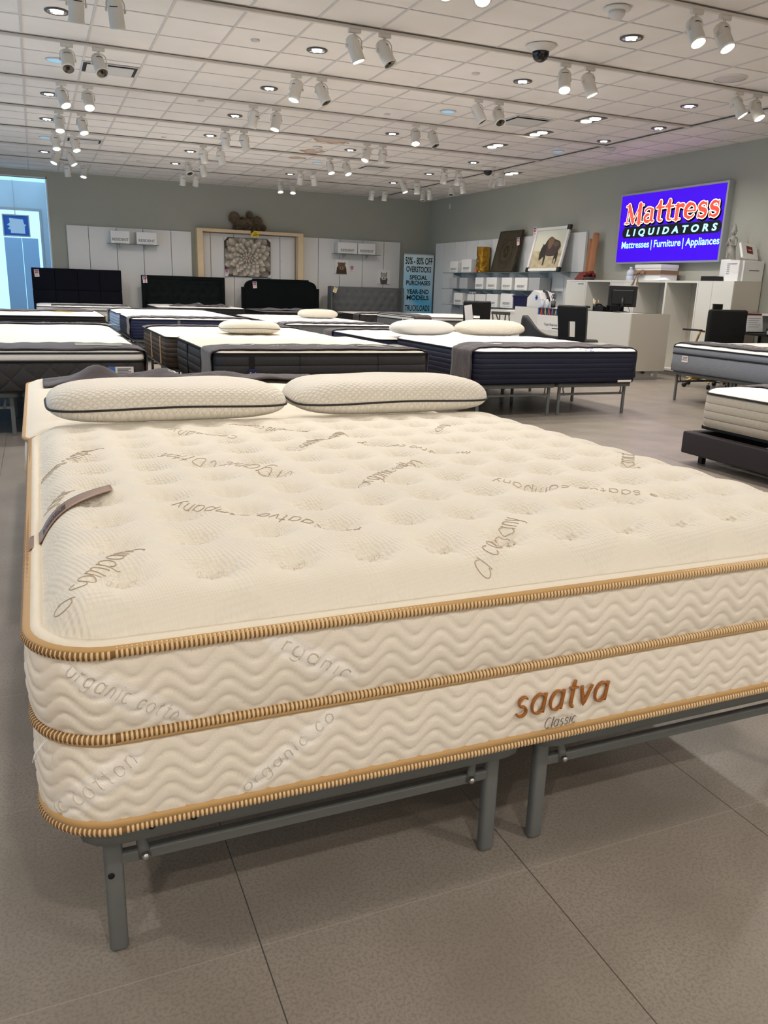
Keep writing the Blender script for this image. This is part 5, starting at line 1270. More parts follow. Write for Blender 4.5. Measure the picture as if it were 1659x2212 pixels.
b.build('medallion', 'relief', t)
price_tag('red and white price tag on the right edge of the bronze relief panel', 9.82, 15.90, 2.32, '-x', .1)
t = thing('framed_picture', 'framed picture of a bison in pale grass with black packing corners', 'picture', (9.76, 14.72, 1.66))
mxb = leaning((9.72, 14.72, 1.675), 0, .22); W3, H3 = .60, .90
b = MB(); b.box(-W3+.03, W3-.03, .03, H3-.03, -.03, -.012, 0, mxb); b.build('backing_board', 'paper', t)
for q in ((-W3, -W3+.06, 0, H3), (W3-.06, W3, 0, H3), (-W3+.06, W3-.06, 0, .06), (-W3+.06, W3-.06, H3-.06, H3)): b = MB(); b.rbox(q[0], q[1], q[2], q[3], -.03, .018, .008, mx=mxb); b.build('frame_rail', 'mirrorless', t)
for q in ((-W3-.02, -W3+.08, -.012, .08), (W3-.08, W3+.02, -.012, .08), (W3-.08, W3+.02, H3-.08, H3+.02)): b = MB(); b.rbox(q[0], q[1], q[2], q[3], -.035, .028, .01, mx=mxb); b.build('packing_corner', 'blackplastic', t)
pr = Print(); mxp = mxb @ Matrix.Translation((0, 0, -.008))
def fld(u, v):
    x = (u*2-1)*(W3-.05); y = .05+(H3-.1)*v; n = mnoise.noise((x*6, y*14, 2)); n2 = mnoise.noise((x*40, y*10, 3))
    if v < .46: c = lerp(C(150, 134, 100), C(206, 196, 164), .5+.5*n+.4*n2)
    else: c = lerp(C(206, 202, 178), C(216, 218, 204), (v-.46)*2)
    return (x, y, c)
pr.gridc(fld, 44, 50, mxp)
BR, BD, BL = C(58, 44, 38), C(36, 28, 28), C(112, 86, 64)
sc = lambda P: round_off([(.02+(a-.5)*1.02, .40+(c-.5)*.95) for a, c in P])
pr.shape(sc([(.30, .52), (.32, .66), (.38, .76), (.46, .82), (.54, .82), (.64, .76), (.76, .735), (.85, .70), (.885, .62), (.86, .52), (.82, .44), (.70, .40), (.56, .40), (.44, .42), (.36, .44)]), BR, mxp)
pr.shape(sc([(.20, .50), (.24, .62), (.32, .68), (.40, .62), (.42, .48), (.36, .40), (.30, .34), (.235, .30), (.205, .38)]), BD, mxp)
pr.shape(sc([(.33, .44), (.44, .44), (.45, .30), (.43, .20), (.385, .20), (.39, .30)]), BD, mxp)
pr.shape(sc([(.74, .44), (.86, .52), (.87, .36), (.85, .22), (.81, .22), (.82, .34), (.77, .36), (.765, .24), (.73, .24), (.735, .36)]), BD, mxp)
pr.shape(sc([(.42, .80), (.54, .82), (.64, .76), (.60, .64), (.52, .54), (.46, .58), (.42, .68)]), BL, mxp)
pr.shape(sc([(.60, .70), (.76, .72), (.84, .66), (.78, .60), (.66, .60)]), C(90, 72, 60), mxp)
pr.shape(sc([(.875, .66), (.90, .60), (.895, .50), (.885, .48), (.88, .58)]), BD, mxp)
pr.shape(sc([(.235, .62), (.26, .70), (.275, .64)]), C(30, 24, 22), mxp)
for k in range(60):
    x = rr_.uniform(-.5, .5); y = rr_.uniform(.06, .26); pr.shape([(x, y), (x+.006, y), (x+rr_.uniform(-.01, .02), y+rr_.uniform(.03, .06))], lerp(C(170, 152, 112), C(222, 210, 176), rr_.random()), mxp)
pr.build('print', 'print', t)
price_tag('red and white price tag on the upper left corner of the bison picture', 9.88, 15.36, 2.50, '-x', .08, 1.1)

# lit shop sign
t = thing('lightbox_sign', 'large glowing blue and red Mattress Liquidators wall sign', 'sign', (10.03, 11.41, 1.80))
SY0, SY1, SZ0, SZ1 = 12.69, 10.13, 1.80, 3.0
b = MB(); b.box(9.955, 10.07, SY1, SY0, SZ0, SZ1); b.build('light_box', 'alu', t)
for q in ((SY0-.035, SY0, SZ0, SZ1), (SY1, SY1+.035, SZ0, SZ1), (SY1+.035, SY0-.035, SZ0, SZ0+.03), (SY1+.035, SY0-.035, SZ1-.03, SZ1)): b = MB(); b.box(9.945, 9.955, q[0], q[1], q[2], q[3]); b.build('frame_rail', 'alu', t)
b = MB(); b.box(9.951, 9.955, SY1+.035, SY0-.035, SZ0+.03, SZ1-.03); b.build('sign_panel', 'sign_face', t)
fx = lambda y, z, lift=0: facing('-x', (9.9505-lift, y, z))
# 'Mattress' in heavy bracketed serif strokes: (path, half width) on a unit x-height
def serif(x, y, w): return ([(x-w, y), (x+w, y)], .035)
SG = {'M': ([([(.12, 0), (.17, 1.24)], .055), ([(.17, 1.24), (.60, .12)], .135), ([(.60, .12), (1.06, 1.24)], .05), ([(1.06, 1.24), (1.10, 0)], .15), serif(.12, .02, .17), serif(1.12, .02, .24), serif(.10, 1.22, .16), serif(1.16, 1.22, .17)], 1.42),
      'a': ([(arc(.36, .72, .28, .24, 155, 20, 8)+[(.62, .2)], [.085]+[.06]*7+[.12, .13]), (arc(.36, .28, .26, .24, 75, 330, 10), [.055]+[.10]*8+[.06, .05]), ([(.62, .22), (.72, .04), (.82, .06)], [.12, .07, .04])], .90),
      't': ([([(.30, 1.28), (.30, .22)], .125), (arc(.46, .22, .17, .18, 180, 300, 6), [.12, .11, .09, .07, .06, .05, .045]), ([(.04, .92), (.60, .92)], .06), ([(.06, .94), (.30, 1.26)], .05)], .68),
      'r': ([([(.24, .95), (.24, .04)], .13), (arc(.50, .62, .26, .30, 170, 60, 7), [.05, .06, .08, .09, .10, .11, .12]), serif(.26, .03, .24), serif(.14, .93, .12)], .74),
      'e': ([(arc(.42, .5, .33, .44, 0, 320, 18), [.07]*3+[.075]*3+[.13]*7+[.09]*3+[.06]*3), ([(.12, .50), (.74, .50)], .05)], .88),
      's': ([(arc(.36, .72, .22, .21, 25, 230, 9)+arc(.36, .27, .25, .23, 75, -155, 9), [.06]*3+[.09]*4+[.12]*6+[.09]*4+[.06]*3), ([(.60, .66), (.58, .94)], .045), ([(.10, .32), (.12, .04)], .045)], .78)}
def sign_word(lift, extra, m, name, dx=0, dz=0):
    x = 0; b = MB(); total = sum(SG[c][1] for c in 'Mattress'); H = .24; k = 2.26/(total)
    mx = fx(12.50-dx, 2.49+dz, lift)
    for ch in 'Mattress':
        for path, wd in SG[ch][0]:
            pth = [((x+p[0])*k+.05*p[1]*H, p[1]*H) for p in path]
            ww = [v*.31+extra for v in wd] if isinstance(wd, list) else wd*.31+extra
            ribbon(b, pth, ww, mx)
        x += SG[ch][1]
    b.build(name, m, t)
sign_word(.0015, .026, 'sign_black', 'lettering_shadow', .022, -.02)
sign_word(.0025, .013, 'sign_white', 'lettering_outline')
sign_word(.0035, .0, 'sign_red', 'lettering')
b = MB(); b.prism([(x_, z_) for x_, z_ in [(-1.10+.093*math.cos(a), .093*math.sin(a)) for a in [PI/2+PI*i/12 for i in range(13)]]+[(1.10+.093*math.cos(a), .093*math.sin(a)) for a in [-PI/2+PI*i/12 for i in range(13)]]], 0, .001, 0, fx(11.365, 2.335, .0008)); b.build('name_band', 'sign_black', t)
text('LIQUIDATORS', .152, 'sign_cyan', t, 'band_lettering', fx(11.365, 2.28, .0025), bold=.006, shear=.15, space=1.75, fit=2.18)
for tx_, yc, wd in (('Mattresses', 12.175, .74), ('Furniture', 11.36, .65), ('Appliances', 10.545, .74)): text(tx_, .165, 'sign_cyan', t, 'lettering', fx(yc, 2.07, .0015), bold=.003, fit=wd)
for yy in (11.748, 10.978): b = MB(); b.box(-.008, .008, -.03, .14, 0, .001, 0, fx(yy, 2.05, .001)); b.build('divider_line', 'sign_cyan', t)

# ------------------------------------------------------------------ storage wall under the sign
UX, UZ = 9.5, 1.50
def cabinet(label, y0, y1, kind, split=None):
    t = thing('storage_cabinet', label, 'cabinet', ((UX+10.06)/2, (y0+y1)/2, 0), 'storage cabinets under the sign')
    th = .03
    for q in ((y0, y0+th), (y1-th, y1)): b = MB(); b.box(UX+.02 if kind == 'doors' else UX, 10.05, q[0], q[1], .08, UZ-th); b.build('side_board', 'laminate', t)
    b = MB(); b.box(UX, 10.05, y0, y1, UZ-th, UZ); b.build('top_board', 'laminate', t)
    b = MB(); b.box(10.03, 10.05, y0+th, y1-th, .08, UZ-th); b.build('back_board', 'greige', t)
    b = MB(); b.box(UX+.05, 10.05, y0, y1, 0, .08); b.build('plinth', 'alu', t)
    b = MB(); b.box(UX+.01, 10.03, y0+th, y1-th, .08, .11); b.build('bottom_board', 'laminate', t)
    if kind == 'doors':
        ed = [y0]+(split or [])+[y1]
        for k, (a, c) in enumerate(zip(ed, ed[1:])):
            b = MB(); b.box(UX, UX+.02, a+.003, c-.003, .09, UZ-th-.003); b.build('door_panel', 'laminate', t)
    if kind == 'open' and split:
        for y in split: b = MB(); b.box(UX, 10.03, y-.022, y+.022, .11, UZ-th); b.build('divider', 'laminate', t)
    return t
t = cabinet('closed white cabinet with small lettering, left end of the row under the sign', 12.895, 13.51, 'doors')
b = MB(); b.box(-.09, .09, -.008, .008, 0, .001, 0, facing('-x', (UX-.001, 13.05, 1.43))); b.build('small_lettering', 'greyink', t)
cabinet('open white cubby left of the computer monitor under the sign', 12.15, 12.89, 'open')
cabinet('closed two-door white cabinet behind the computer monitor', 11.53, 12.145, 'doors', [11.83])
cabinet('open white double cubby right of the computer monitor', 10.03, 11.525, 'open', [10.75])
t = thing('storage_cabinet', 'closed white cabinet with a dark square opening, right end of the row', 'cabinet', (9.78, 9.69, 0), 'storage cabinets under the sign')
b = MB(); b.box(UX+.02, 10.05, 9.32, 9.345, 0, UZ); b.build('end_panel', 'greige', t)
b = MB(); b.box(UX+.02, 10.05, 9.345, 10.025, UZ-.03, UZ); b.build('top_board', 'laminate', t)
b = MB(); b.box(UX, UX+.02, 9.735, 10.025, .02, UZ); b.build('door_panel', 'laminate', t)
b = MB()
for q in ((9.32, 9.73, 1.165, UZ), (9.32, 9.47, .85, 1.165), (9.685, 9.73, .85, 1.165), (9.32, 9.73, .02, .85)): b.box(UX, UX+.02, q[0], q[1], q[2], q[3])
b.build('front_panel', 'laminate', t)
b = MB(); b.box(UX+.02, UX+.3, 9.44, 9.71, .83, .85); b.box(UX+.3, UX+.32, 9.44, 9.71, .83, 1.2); b.build('niche', 'gap', t)
# things on top of the storage wall
t = thing('kraft_paper_roll', 'tall folded sheet of brown kraft board leaning on the wall left of the sign', 'paper roll', (9.9, 13.33, UZ))
b = MB()
def kf(u, v):
    y = 13.50-.26*u-.03*v*0; x = 9.84+.05*math.sin(u*PI*2.2)+.13*v*.7; return (x, y-.05*(1-v), UZ+.01+(.78+.06*u-.04*math.sin(u*6))*v)
b.grid(kf, 16, 10); o = b.build('kraft_sheet', 'carton', t); md = o.modifiers.new('thickness', 'SOLIDIFY'); md.thickness = .006
t = thing('dark_book', 'dark slanted book leaning on top of the leftmost cabinet', 'book', (9.7, 13.36, UZ))
b = MB(); b.box(-.14, .14, 0, .19, -.03, 0, 0, leaning((9.66, 13.36, UZ+.022), 0, .75)); b.build('cover', 'red_book', t)
t = thing('fruit_basket', 'small red flower basket on top of the leftmost cabinet', 'basket', (9.72, 13.10, UZ))
b = MB(); b.lathe([(.08, 0), (.13, .06), (.125, .06), (.08, .01)], (9.72, 13.10, UZ), 20, cap=True); b.build('bowl', 'wood_dark', t)
b = MB()
for k in range(22): a = rr_.uniform(0, 6.3); r = rr_.uniform(0, .11); b.sphere((9.72+r*math.cos(a), 13.10+r*math.sin(a)*1.2, UZ+.07+rr_.uniform(0, .07)), rr_.uniform(.025, .04), 8, 6)
b.build('red_blooms', 'red_book', t)
t = thing('plastic_bottle', 'white translucent bottle left of the ribboned gift box', 'bottle', (9.72, 11.93, UZ))
b = MB(); b.lathe([(.065, 0), (.068, .01), (.068, .075), (.064, .08), (.068, .085), (.068, .15), (.04, .185), (.022, .195), (.022, .2)], (9.72, 11.93, UZ), 22); b.build('bottle_body', 'clear', t)
b = MB(); b.lathe([(.024, .2), (.024, .225), (.012, .23)], (9.72, 11.93, UZ), 16); b.build('bottle_cap', 'box_white', t)
t = thing('gift_box', 'white gift box tied with a taupe bow on the cabinets', 'box', (9.73, 11.30, UZ))
b = MB(); b.rbox(9.56, 9.92, 10.98, 11.62, UZ, UZ+.245, .004, seg=1); b.build('box_body', 'box_white', t)
b = MB(); b.rbox(9.552, 9.928, 10.972, 11.628, UZ+.2, UZ+.26, .004, seg=1); b.build('box_lid', 'box_white', t)
b = MB(); b.box(9.546, 9.934, 10.966, 11.634, UZ+.10, UZ+.165); b.build('ribbon_band', 'ribbon', t)
b = MB()
bx, by, bz = 9.54, 11.46, UZ+.13
for s in (-1, 1):
    b.grid(lambda u, v: (bx-.02-.02*math.sin(PI*u)*(1 if v < .5 else .4), by+s*.13*math.sin(PI*u*.5)*(1)-.0, bz+.05*math.sin(PI*u)*(v-.5)*2), 10, 6)
    b.grid(lambda u, v: (bx-.03-.03*u, by+.05*s*u+.06*u*(v-.5)+.12*u*(1 if s > 0 else .2), bz-.02-.24*u+.02*math.sin(u*7)), 12, 5)
b.sphere((bx-.03, by, bz), (.025, .03, .03), 10, 8); o = b.build('bow', 'ribbon', t); md = o.modifiers.new('thickness', 'SOLIDIFY'); md.thickness = .004
t = thing('folded_cloth', 'folded white cloth in front of the gift box', 'cloth', (9.56, 11.0, UZ))
b = MB(); b.grid(lambda u, v: (9.50+.13*v, 10.78+.30*u, UZ+.004+.045*math.sin(PI*u)**.4*math.sin(PI*v)**.4*(1+.3*math.sin(u*5+v*3))), 18, 10); b.build('cloth', 'paper', t)
b = MB(); b.rbox(9.52, 9.69, 9.73, 10.02, UZ, UZ+.07, .004); t = thing('black_box', 'flat navy-black box left of the white cartons on the cabinets', 'box', (9.7, 9.87, UZ)); b.build('box_body', 'blackplastic', t)
t = carton('white carton with small print lines, left of the two under the picture frame', 9.60, 9.98, 9.365, 9.63, UZ, UZ+.30, '-x', 'box_white', None)
for k in range(6): b = MB(); b.box(-.10, -.10+(.19 if k == 0 else .05), .245-.028*k, .253-.028*k, 0, .001, 0, facing('-x', (9.5985, 9.497, UZ))); b.build('print_line', 'greyink', t)
t = thing('carton', 'square white carton with one line of print at the end of the cabinets', 'box', (9.86, 9.33, UZ), 'white cartons')
b = MB(); b.rbox(9.655, 10.05, 9.325, 9.362, UZ, UZ+.295, .004, seg=1); b.build('carton_body', 'box_white', t)
b = MB(); b.box(-.10, .10, -.006, .006, 0, .001, 0, facing('-y', (9.86, 9.3235, UZ+.16))); b.build('print_line', 'greyink', t)
t = thing('photo_frame', 'white frame with a small maroon picture, leaning on the stacked cartons', 'picture frame', (9.83, 9.45, UZ+.30))
mxq = facing('-y', (9.84, 9.40, UZ+.335), -.12) @ Matrix.Rotation(-.45, 4, 'X'); b = MB(); b.rbox(-.16, .16, .0, .235, -.04, 0, .006, mx=mxq); b.build('frame_body', 'mirrorless', t)
b = MB(); b.box(-.06, .06, .075, .19, 0, .002, 0, mxq); b.build('picture', 'red_book', t)
b = MB(); b.box(-.03, .03, .125, .135, .002, .003, 0, mxq); b.build('print_line', 'paper', t)
# praying statue
t = thing('stone_statue', 'grey stone praying figure with a tall crown beside the blue sign', 'statue', (9.8, 9.72, UZ))
b = MB(); b.rbox(9.71, 9.90, 9.65, 9.85, UZ, UZ+.32, .01); o = b.build('pedestal', 'box_white', t)
def figure():
    c = (9.80, 9.75, UZ+.32); b = MB()
    b.lathe([(.075, 0), (.07, .02), (.058, .10), (.05, .18), (.056, .24), (.066, .29), (.05, .325), (.022, .335), (.022, .36)], c, 20)
    b.sphere((c[0]-.004, c[1], c[2]+.395), (.040, .036, .048), 16, 12)
    b.sphere((c[0]-.042, c[1], c[2]+.390), (.008, .008, .012), 8, 6)
    b.lathe([(.042, .41), (.044, .42), (.034, .435), (.036, .445), (.026, .46), (.028, .468), (.018, .485), (.019, .492), (.008, .51), (.003, .535)], c, 16)
    for s in (-1, 1):
        b.tube([(c[0], c[1]+s*.068, c[2]+.29), (c[0]-.02, c[1]+s*.085, c[2]+.20), (c[0]-.075, c[1]+s*.045, c[2]+.215), (c[0]-.085, c[1]+s*.010, c[2]+.26), (c[0]-.08, c[1]+s*.006, c[2]+.31)], [.02, .018, .015, .012, .006], 8)
        b.sphere((c[0], c[1]+s*.04, c[2]+.385), (.010, .008, .022), 8, 6); b.sphere((c[0]-.035, c[1]+s*.03, c[2]+.012), (.03, .018, .014), 8, 6)
    for k in range(9): b.tube([(c[0]-.012*math.cos(0)+.073*math.cos(a+PI), c[1]+.07*math.sin(a), c[2]+.02+.012*k) for a in [-.9+1.8*i/8 for i in range(9)]], .003, 4)
    o = b.build('figure', 'stone', t); md = o.modifiers.new('remesh', 'REMESH'); md.mode = 'VOXEL'; md.voxel_size = .006; md.use_smooth_shade = True
figure()

# ------------------------------------------------------------------ reception counter
t = thing('reception_counter', 'long white reception counter with a grey end panel', 'counter', (8.55, 11.5, 0))
b = MB(); b.box(8.20, 8.90, 9.93, 13.18, .135, .965); b.build('counter_body', 'laminate', t)
b = MB(); b.box(8.185, 8.915, 9.905, 9.93, .135, .99); b.build('end_panel', 'greige', t)
b = MB(); b.box(8.185, 8.2, 9.93, 12.0, .135, .99); b.build('front_panel', 'laminate', t)
b = MB(); b.box(8.185, 8.2, 12.006, 13.19, .135, .99); b.build('front_panel', 'laminate', t)
b = MB(); b.box(8.2, 8.90, 9.93, 13.19, .965, .988); b.build('countertop', 'blackgloss', t)
b = MB(); b.box(8.26, 8.84, 9.96, 13.15, 0, .135); b.build('kick_base', 'alu', t)
b = MB(); b.lathe([(.028, 0), (.028, .006)], (0, 0, 0), 16, mx=facing('-y', (8.74, 9.96, .07))); b.build('floor_outlet', 'box_white', t)
b = MB(); b.sphere((8.53, 9.93, .115), (.03, .03, .022), 12, 8); b.build('foot_glide', 'blackplastic', t)
t = thing('low_cabinet', 'lower white cabinet beyond the far end of the reception counter', 'cabinet', (8.55, 13.75, 0))
b = MB(); b.box(8.20, 8.90, 13.2, 14.22, 0, .87); b.build('cabinet_body', 'laminate', t)
b = MB(); b.box(8.19, 8.91, 13.2, 14.23, .87, .90); b.build('top_board', 'laminate', t)
CZ = .988
# computer monitor
t = thing('computer_monitor', 'black computer monitor seen from behind on the reception counter', 'monitor', (8.45, 10.55, CZ))
mo = Matrix.Translation((8.45, 10.50, 0)) @ Matrix.Rotation(math.radians(-32), 4, 'Z')
b = MB(); b.rbox(-.215, .215, -.02, .03, CZ+.085, CZ+.40, .008, mx=mo); b.build('screen_housing', 'blackplastic', t)
b = MB(); b.rbox(-.16, .16, -.05, -.018, CZ+.12, CZ+.34, .012, mx=mo); b.build('rear_shell', 'blackplastic', t)
b = MB(); b.box(-.206, .206, .0305, .0325, CZ+.095, CZ+.39, 0, mo); b.build('screen', 'blackgloss', t)
b = MB(); b.box(-.217, .217, -.022, .032, CZ+.40, CZ+.406, 0, mo); b.build('top_edge', 'box_white', t)
b = MB(); b.tube([(0, -.03, CZ+.22), (0, -.07, CZ+.14), (0, -.04, CZ+.015)], [.03, .028, .035], 10, mx=mo); b.lathe([(.13, 0), (.13, .008), (.05, .022)], (0, -.02, CZ), 28, mx=mo); b.build('stand', 'blackplastic', t)
b = MB(); b.tube([(.03, -.05, CZ+.13), (.09, -.09, CZ+.09), (.12, -.1, CZ+.02), (.1, -.16, CZ+.006), (.0, -.2, CZ+.006)], .004, 6, mx=mo); b.build('cable', 'blackplastic', t)
t = thing('desk_phone', 'black desk phone left of the computer monitor', 'phone', (8.5, 11.1, CZ))
b = MB(); b.prism([(-.09, 0), (.09, 0), (.09, .03), (-.09, .085)], -.11, .11, 0, Matrix(((1, 0, 0, 8.55), (0, 0, 1, 11.08), (0, 1, 0, CZ), (0, 0, 0, 1)))); b.build('phone_base', 'blackplastic', t)
b = MB(); b.tube([(8.50, 11.20, CZ+.09), (8.50, 11.17, CZ+.115), (8.57, 11.17, CZ+.10), (8.62, 11.18, CZ+.06)], [.02, .014, .014, .02], 8); b.build('handset', 'blackplastic', t)
t = thing('desk_organizer', 'black upright file holder between the pen cup and monitor', 'organizer', (8.6, 10.88, CZ))
b = MB(); b.box(8.5, 8.7, 10.82, 10.84, CZ, CZ+.20); b.box(8.5, 8.7, 10.92, 10.94, CZ, CZ+.10); b.box(8.5, 8.7, 10.82, 10.94, CZ, CZ+.01); b.build('holder', 'blackplastic', t)
t = thing('telephone', 'curved black handset lying left of the pen cup', 'phone', (8.5, 11.48, CZ))
b = MB(); b.tube([(8.5, 11.56, CZ+.012), (8.5, 11.54, CZ+.05), (8.52, 11.48, CZ+.062), (8.54, 11.42, CZ+.05)], [.022, .018, .015, .018], 8); b.build('handset', 'blackplastic', t)
t = thing('pen_cup', 'dark cup full of pens on the reception counter', 'cup', (8.55, 11.28, CZ))
b = MB(); b.lathe([(.045, 0), (.05, .11), (.046, .11), (.042, .006)], (8.55, 11.28, CZ), 18); b.build('cup', 'blackplastic', t)
for k, m in enumerate(('red_book', 'yellow', 'box_white', 'ink', 'gold_tape')): b = MB(); a = k*1.3; b.tube([(8.55+.02*math.cos(a), 11.28+.02*math.sin(a), CZ+.01), (8.55+.04*math.cos(a), 11.28+.045*math.sin(a), CZ+.15+.02*(k % 3))], .006, 6); b.build('pen', m, t)
b = MB(); b.box(8.24, 8.46, 9.97, 10.27, CZ, CZ+.003); tag(b.build('paper_sheet', 'paper'), 'white sheet of paper in front of the monitor on the counter', 'paper')
b = MB(); b.grid(lambda u, v: (8.25+.3*v, 11.75+.45*u, CZ+.004+.05*max(0, math.sin(PI*u))*v), 12, 8); o = b.build('crumpled_paper', 'paper'); tag(o, 'curled white paper on the counter behind the nearer cut-out chair', 'paper')
md = o.modifiers.new('thickness', 'SOLIDIFY'); md.thickness = .002
# label printer, bottles, scissors
t = thing('label_printer', 'white and black desktop machine with a blue emblem on the counter', 'printer', (8.6, 13.0, CZ))
b = MB(); b.prism([(-.25, 0), (.22, 0), (.22, .12), (.12, .26), (-.05, .30), (-.25, .16)], -.14, .14, 0, facing('-x', (8.6, 12.98, CZ))); b.build('machine_body', 'box_white', t)
b = MB(); b.tube([(8.6, 12.92, CZ+.29), (8.6, 12.82, CZ+.27), (8.6, 12.74, CZ+.17), (8.6, 12.72, CZ+.10)], .022, 8); b.build('top_cover', 'blackplastic', t)
b = MB()
for a in (0, PI/3, 2*PI/3): b.box(-.045, .045, -.012, .012, 0, .002, 0, facing('-x', (8.458, 12.92, CZ+.17), a))
b.build('emblem', 'blue_deep', t)
t = thing('router_box', 'white box with cables left of the desktop machine on the counter', 'device', (8.7, 13.05, CZ))
b = MB(); b.rbox(8.76, 8.89, 13.0, 13.17, CZ, CZ+.26, .01); b.build('device_body', 'box_white', t)
b = MB(); b.tube([(8.765, 13.1, CZ+.2), (8.76, 13.16, CZ+.25), (8.765, 13.185, CZ+.1), (8.80, 13.185, CZ+.01)], .006, 6); b.build('cable', 'blackplastic', t)
for k, (y, h_, lab) in enumerate(((12.66, .15, 'small clear bottle left of the pump bottle on the counter'), (12.50, .17, 'clear pump bottle beside the scissors on the counter'))):
    t = thing('plastic_bottle', lab, 'bottle', (8.42, y, CZ)); b = MB(); b.lathe([(.035, 0), (.037, .01), (.037, h_*.65), (.014, h_*.8), (.014, h_*.9)], (8.42, y, CZ), 18); b.build('bottle_body', 'clear', t)
    b = MB(); b.lathe([(.017, h_*.9), (.017, h_*1.05)], (8.42, y, CZ), 12); b.build('bottle_cap', 'box_white' if k == 0 else 'blackplastic', t)
t = thing('scissors_cup', 'dark cup holding black scissors on the counter', 'cup', (8.45, 12.36, CZ))
b = MB(); b.lathe([(.04, 0), (.045, .12), (.04, .12), (.036, .006)], (8.45, 12.36, CZ), 18); b.build('cup', 'lens_off', t)
b = MB()
for s in (-1, 1): b.tube([(8.45, 12.36+s*.035+.028*math.cos(a), CZ+.20+.035*math.sin(a)) for a in [2*PI*i/12 for i in range(12)]], .007, 6, True); b.tube([(8.45, 12.36+s*.03, CZ+.165), (8.45, 12.36-s*.01, CZ+.02)], .006, 6)
b.build('scissors', 'blackplastic', t)
t = thing('counter_poster', 'paper poster with a colourful zigzag pattern on the counter front', 'poster', (8.18, 12.05, .62))
pr = Print(); mxz = facing('-x', (8.183, 12.06, .62))
pr.shape([(-.36, 0), (.36, 0), (.36, .37), (-.36, .37)], C(236, 234, 232), mxz); pr.shape([(-.36, .255), (.36, .255), (.36, .37), (-.36, .37)], C(22, 26, 60), mxz)
zc = [C(60, 110, 200), C(232, 112, 40), C(190, 40, 50), C(40, 150, 160), C(236, 180, 60)]
for k in range(13):
    x = -.34+.055*k; u = .03 if k % 2 else -.03; pr.shape([(x, .258), (x+.022, .258), (x+.022+u, .365), (x+u, .365)], zc[k % 5], mxz)
pr.build('print', 'print', t)
text('Target Response', .06, 'ink', t, 'poster_lettering', facing('-x', (8.1825, 12.0, .70)), bold=.001); b = MB(); b.box(.05, .25, .03, .045, 0, .001, 0, facing('-x', (8.1825, 12.0, .62))); b.build('print_line', 'ink', t)

# ------------------------------------------------------------------ chairs
def cutout_chair(label, x, y, rot, m='leather'):
    """high-backed leatherette side chair with a window cut in the back; local +x is the way it faces"""
    t = thing('cutout_back_chair', label, 'chair', (x, y, 0), 'black cut-out back chairs'); T = Matrix.Translation((x, y, 0)) @ Matrix.Rotation(rot, 4, 'Z')
    b = MB()
    def bx(v): return -.20-.10*((v-.42)/.65)**1.6 if v > .42 else -.20
    yo = lambda v: .205+.02*(v-.42)/.65
    N = 12; zs = [.42+.64*i/N for i in range(N+1)]
    def slab(ya, yb, za, zb, nn=6):
        vs = []; fs = []
        for i in range(nn+1):
            z = za+(zb-za)*i/nn; xx = bx(z)
            for dx in (-.028, .028):
                for s in (0, 1): vs.append((xx+dx, (ya, yb)[s]*yo(z)/.205, z))
        for i in range(nn):
            o = i*4; fs += [(o, o+1, o+5, o+4), (o+2, o+6, o+7, o+3), (o, o+4, o+6, o+2), (o+1, o+3, o+7, o+5)]
        fs += [(0, 2, 3, 1), (nn*4, nn*4+1, nn*4+3, nn*4+2)]
        b.add(vs, fs, 0, False, T)
    slab(-.205, -.05, .42, 1.06, 10); slab(.05, .205, .42, 1.06, 10); slab(-.05, .05, .42, .64, 4); slab(-.05, .05, .86, 1.06, 4)
    b.tube([(bx(1.06), -.215, 1.06), (bx(1.06), .215, 1.06)], .029, 10, mx=T)
    b.build('backrest', m, t)
    b = MB(); b.rbox(-.19, .27, -.22, .22, .49, .60, .04, seg=4, mx=T); b.build('seat', m, t)
    for sx in (-.17, .21):
        for sy in (-.19, .19): b = MB(); b.box(sx-.02, sx+.02, sy-.02, sy+.02, 0, .50, 0, T); b.build('leg', 'blackplastic', t)
    return t
cutout_chair('black leatherette chair with cut-out back nearer the camera by the counter', 7.36, 10.05, math.radians(30))
cutout_chair('black leatherette chair with cut-out back behind the ivory pillows', 6.72, 12.0, math.radians(60))
t = thing('small_card', 'white card hanging on the farther cut-out chair', 'card', (6.42, 11.86, .80)); b = MB(); b.box(-.07, .07, -.16, .12, 0, .004, 0, facing('-y', (6.43, 11.76, .90), .15)); b.build('card', 'paper', t)
t = thing('tub_chair', 'charcoal tub chair with a swooping low arm by the counter', 'chair', (7.55, 11.0, 0)); T = Matrix.Translation((7.46, 11.1, 0)) @ Matrix.Rotation(math.radians(-5), 4, 'Z')
def shell(u, v, off=0):
    a = math.radians(115+130*u+ (0)); a = math.radians(70+220*u); hgt = .60+.30*math.exp(-((u-.5)/.20)**2); r = .36-off; return (r*1.05*math.cos(a), r*math.sin(a), .34+(hgt-.34)*v)
b = MB(); b.grid(lambda u, v: shell(u, v), 40, 10, mx=T); o = b.build('tub_shell', 'grey_leather', t); md = o.modifiers.new('thickness', 'SOLIDIFY'); md.thickness = .05; md.offset = -1
b = MB(); b.lathe([(.0, .36), (.27, .36), (.30, .40), (.29, .46), (.2, .475), (0, .478)], (0, 0, 0), 28, mx=T, cap=False); b.build('seat', 'grey_leather', t)
for a in (45, 135, 225, 315): b = MB(); q = math.radians(a); b.tube([(.22*math.cos(q), .22*math.sin(q), .37), (.27*math.cos(q), .27*math.sin(q), 0)], [.02, .012], 8, mx=T); b.build('leg', 'blackplastic', t)
t = thing('spindle_chair', 'grey wooden spindle-back chair by the far end of the counter', 'chair', (7.62, 12.45, 0)); T = Matrix.Translation((7.60, 12.45, 0)) @ Matrix.Rotation(math.radians(25), 4, 'Z')
b = MB(); b.rbox(-.2, .2, -.2, .2, .59, .625, .012, mx=T); b.build('seat', 'wood_dark', t)
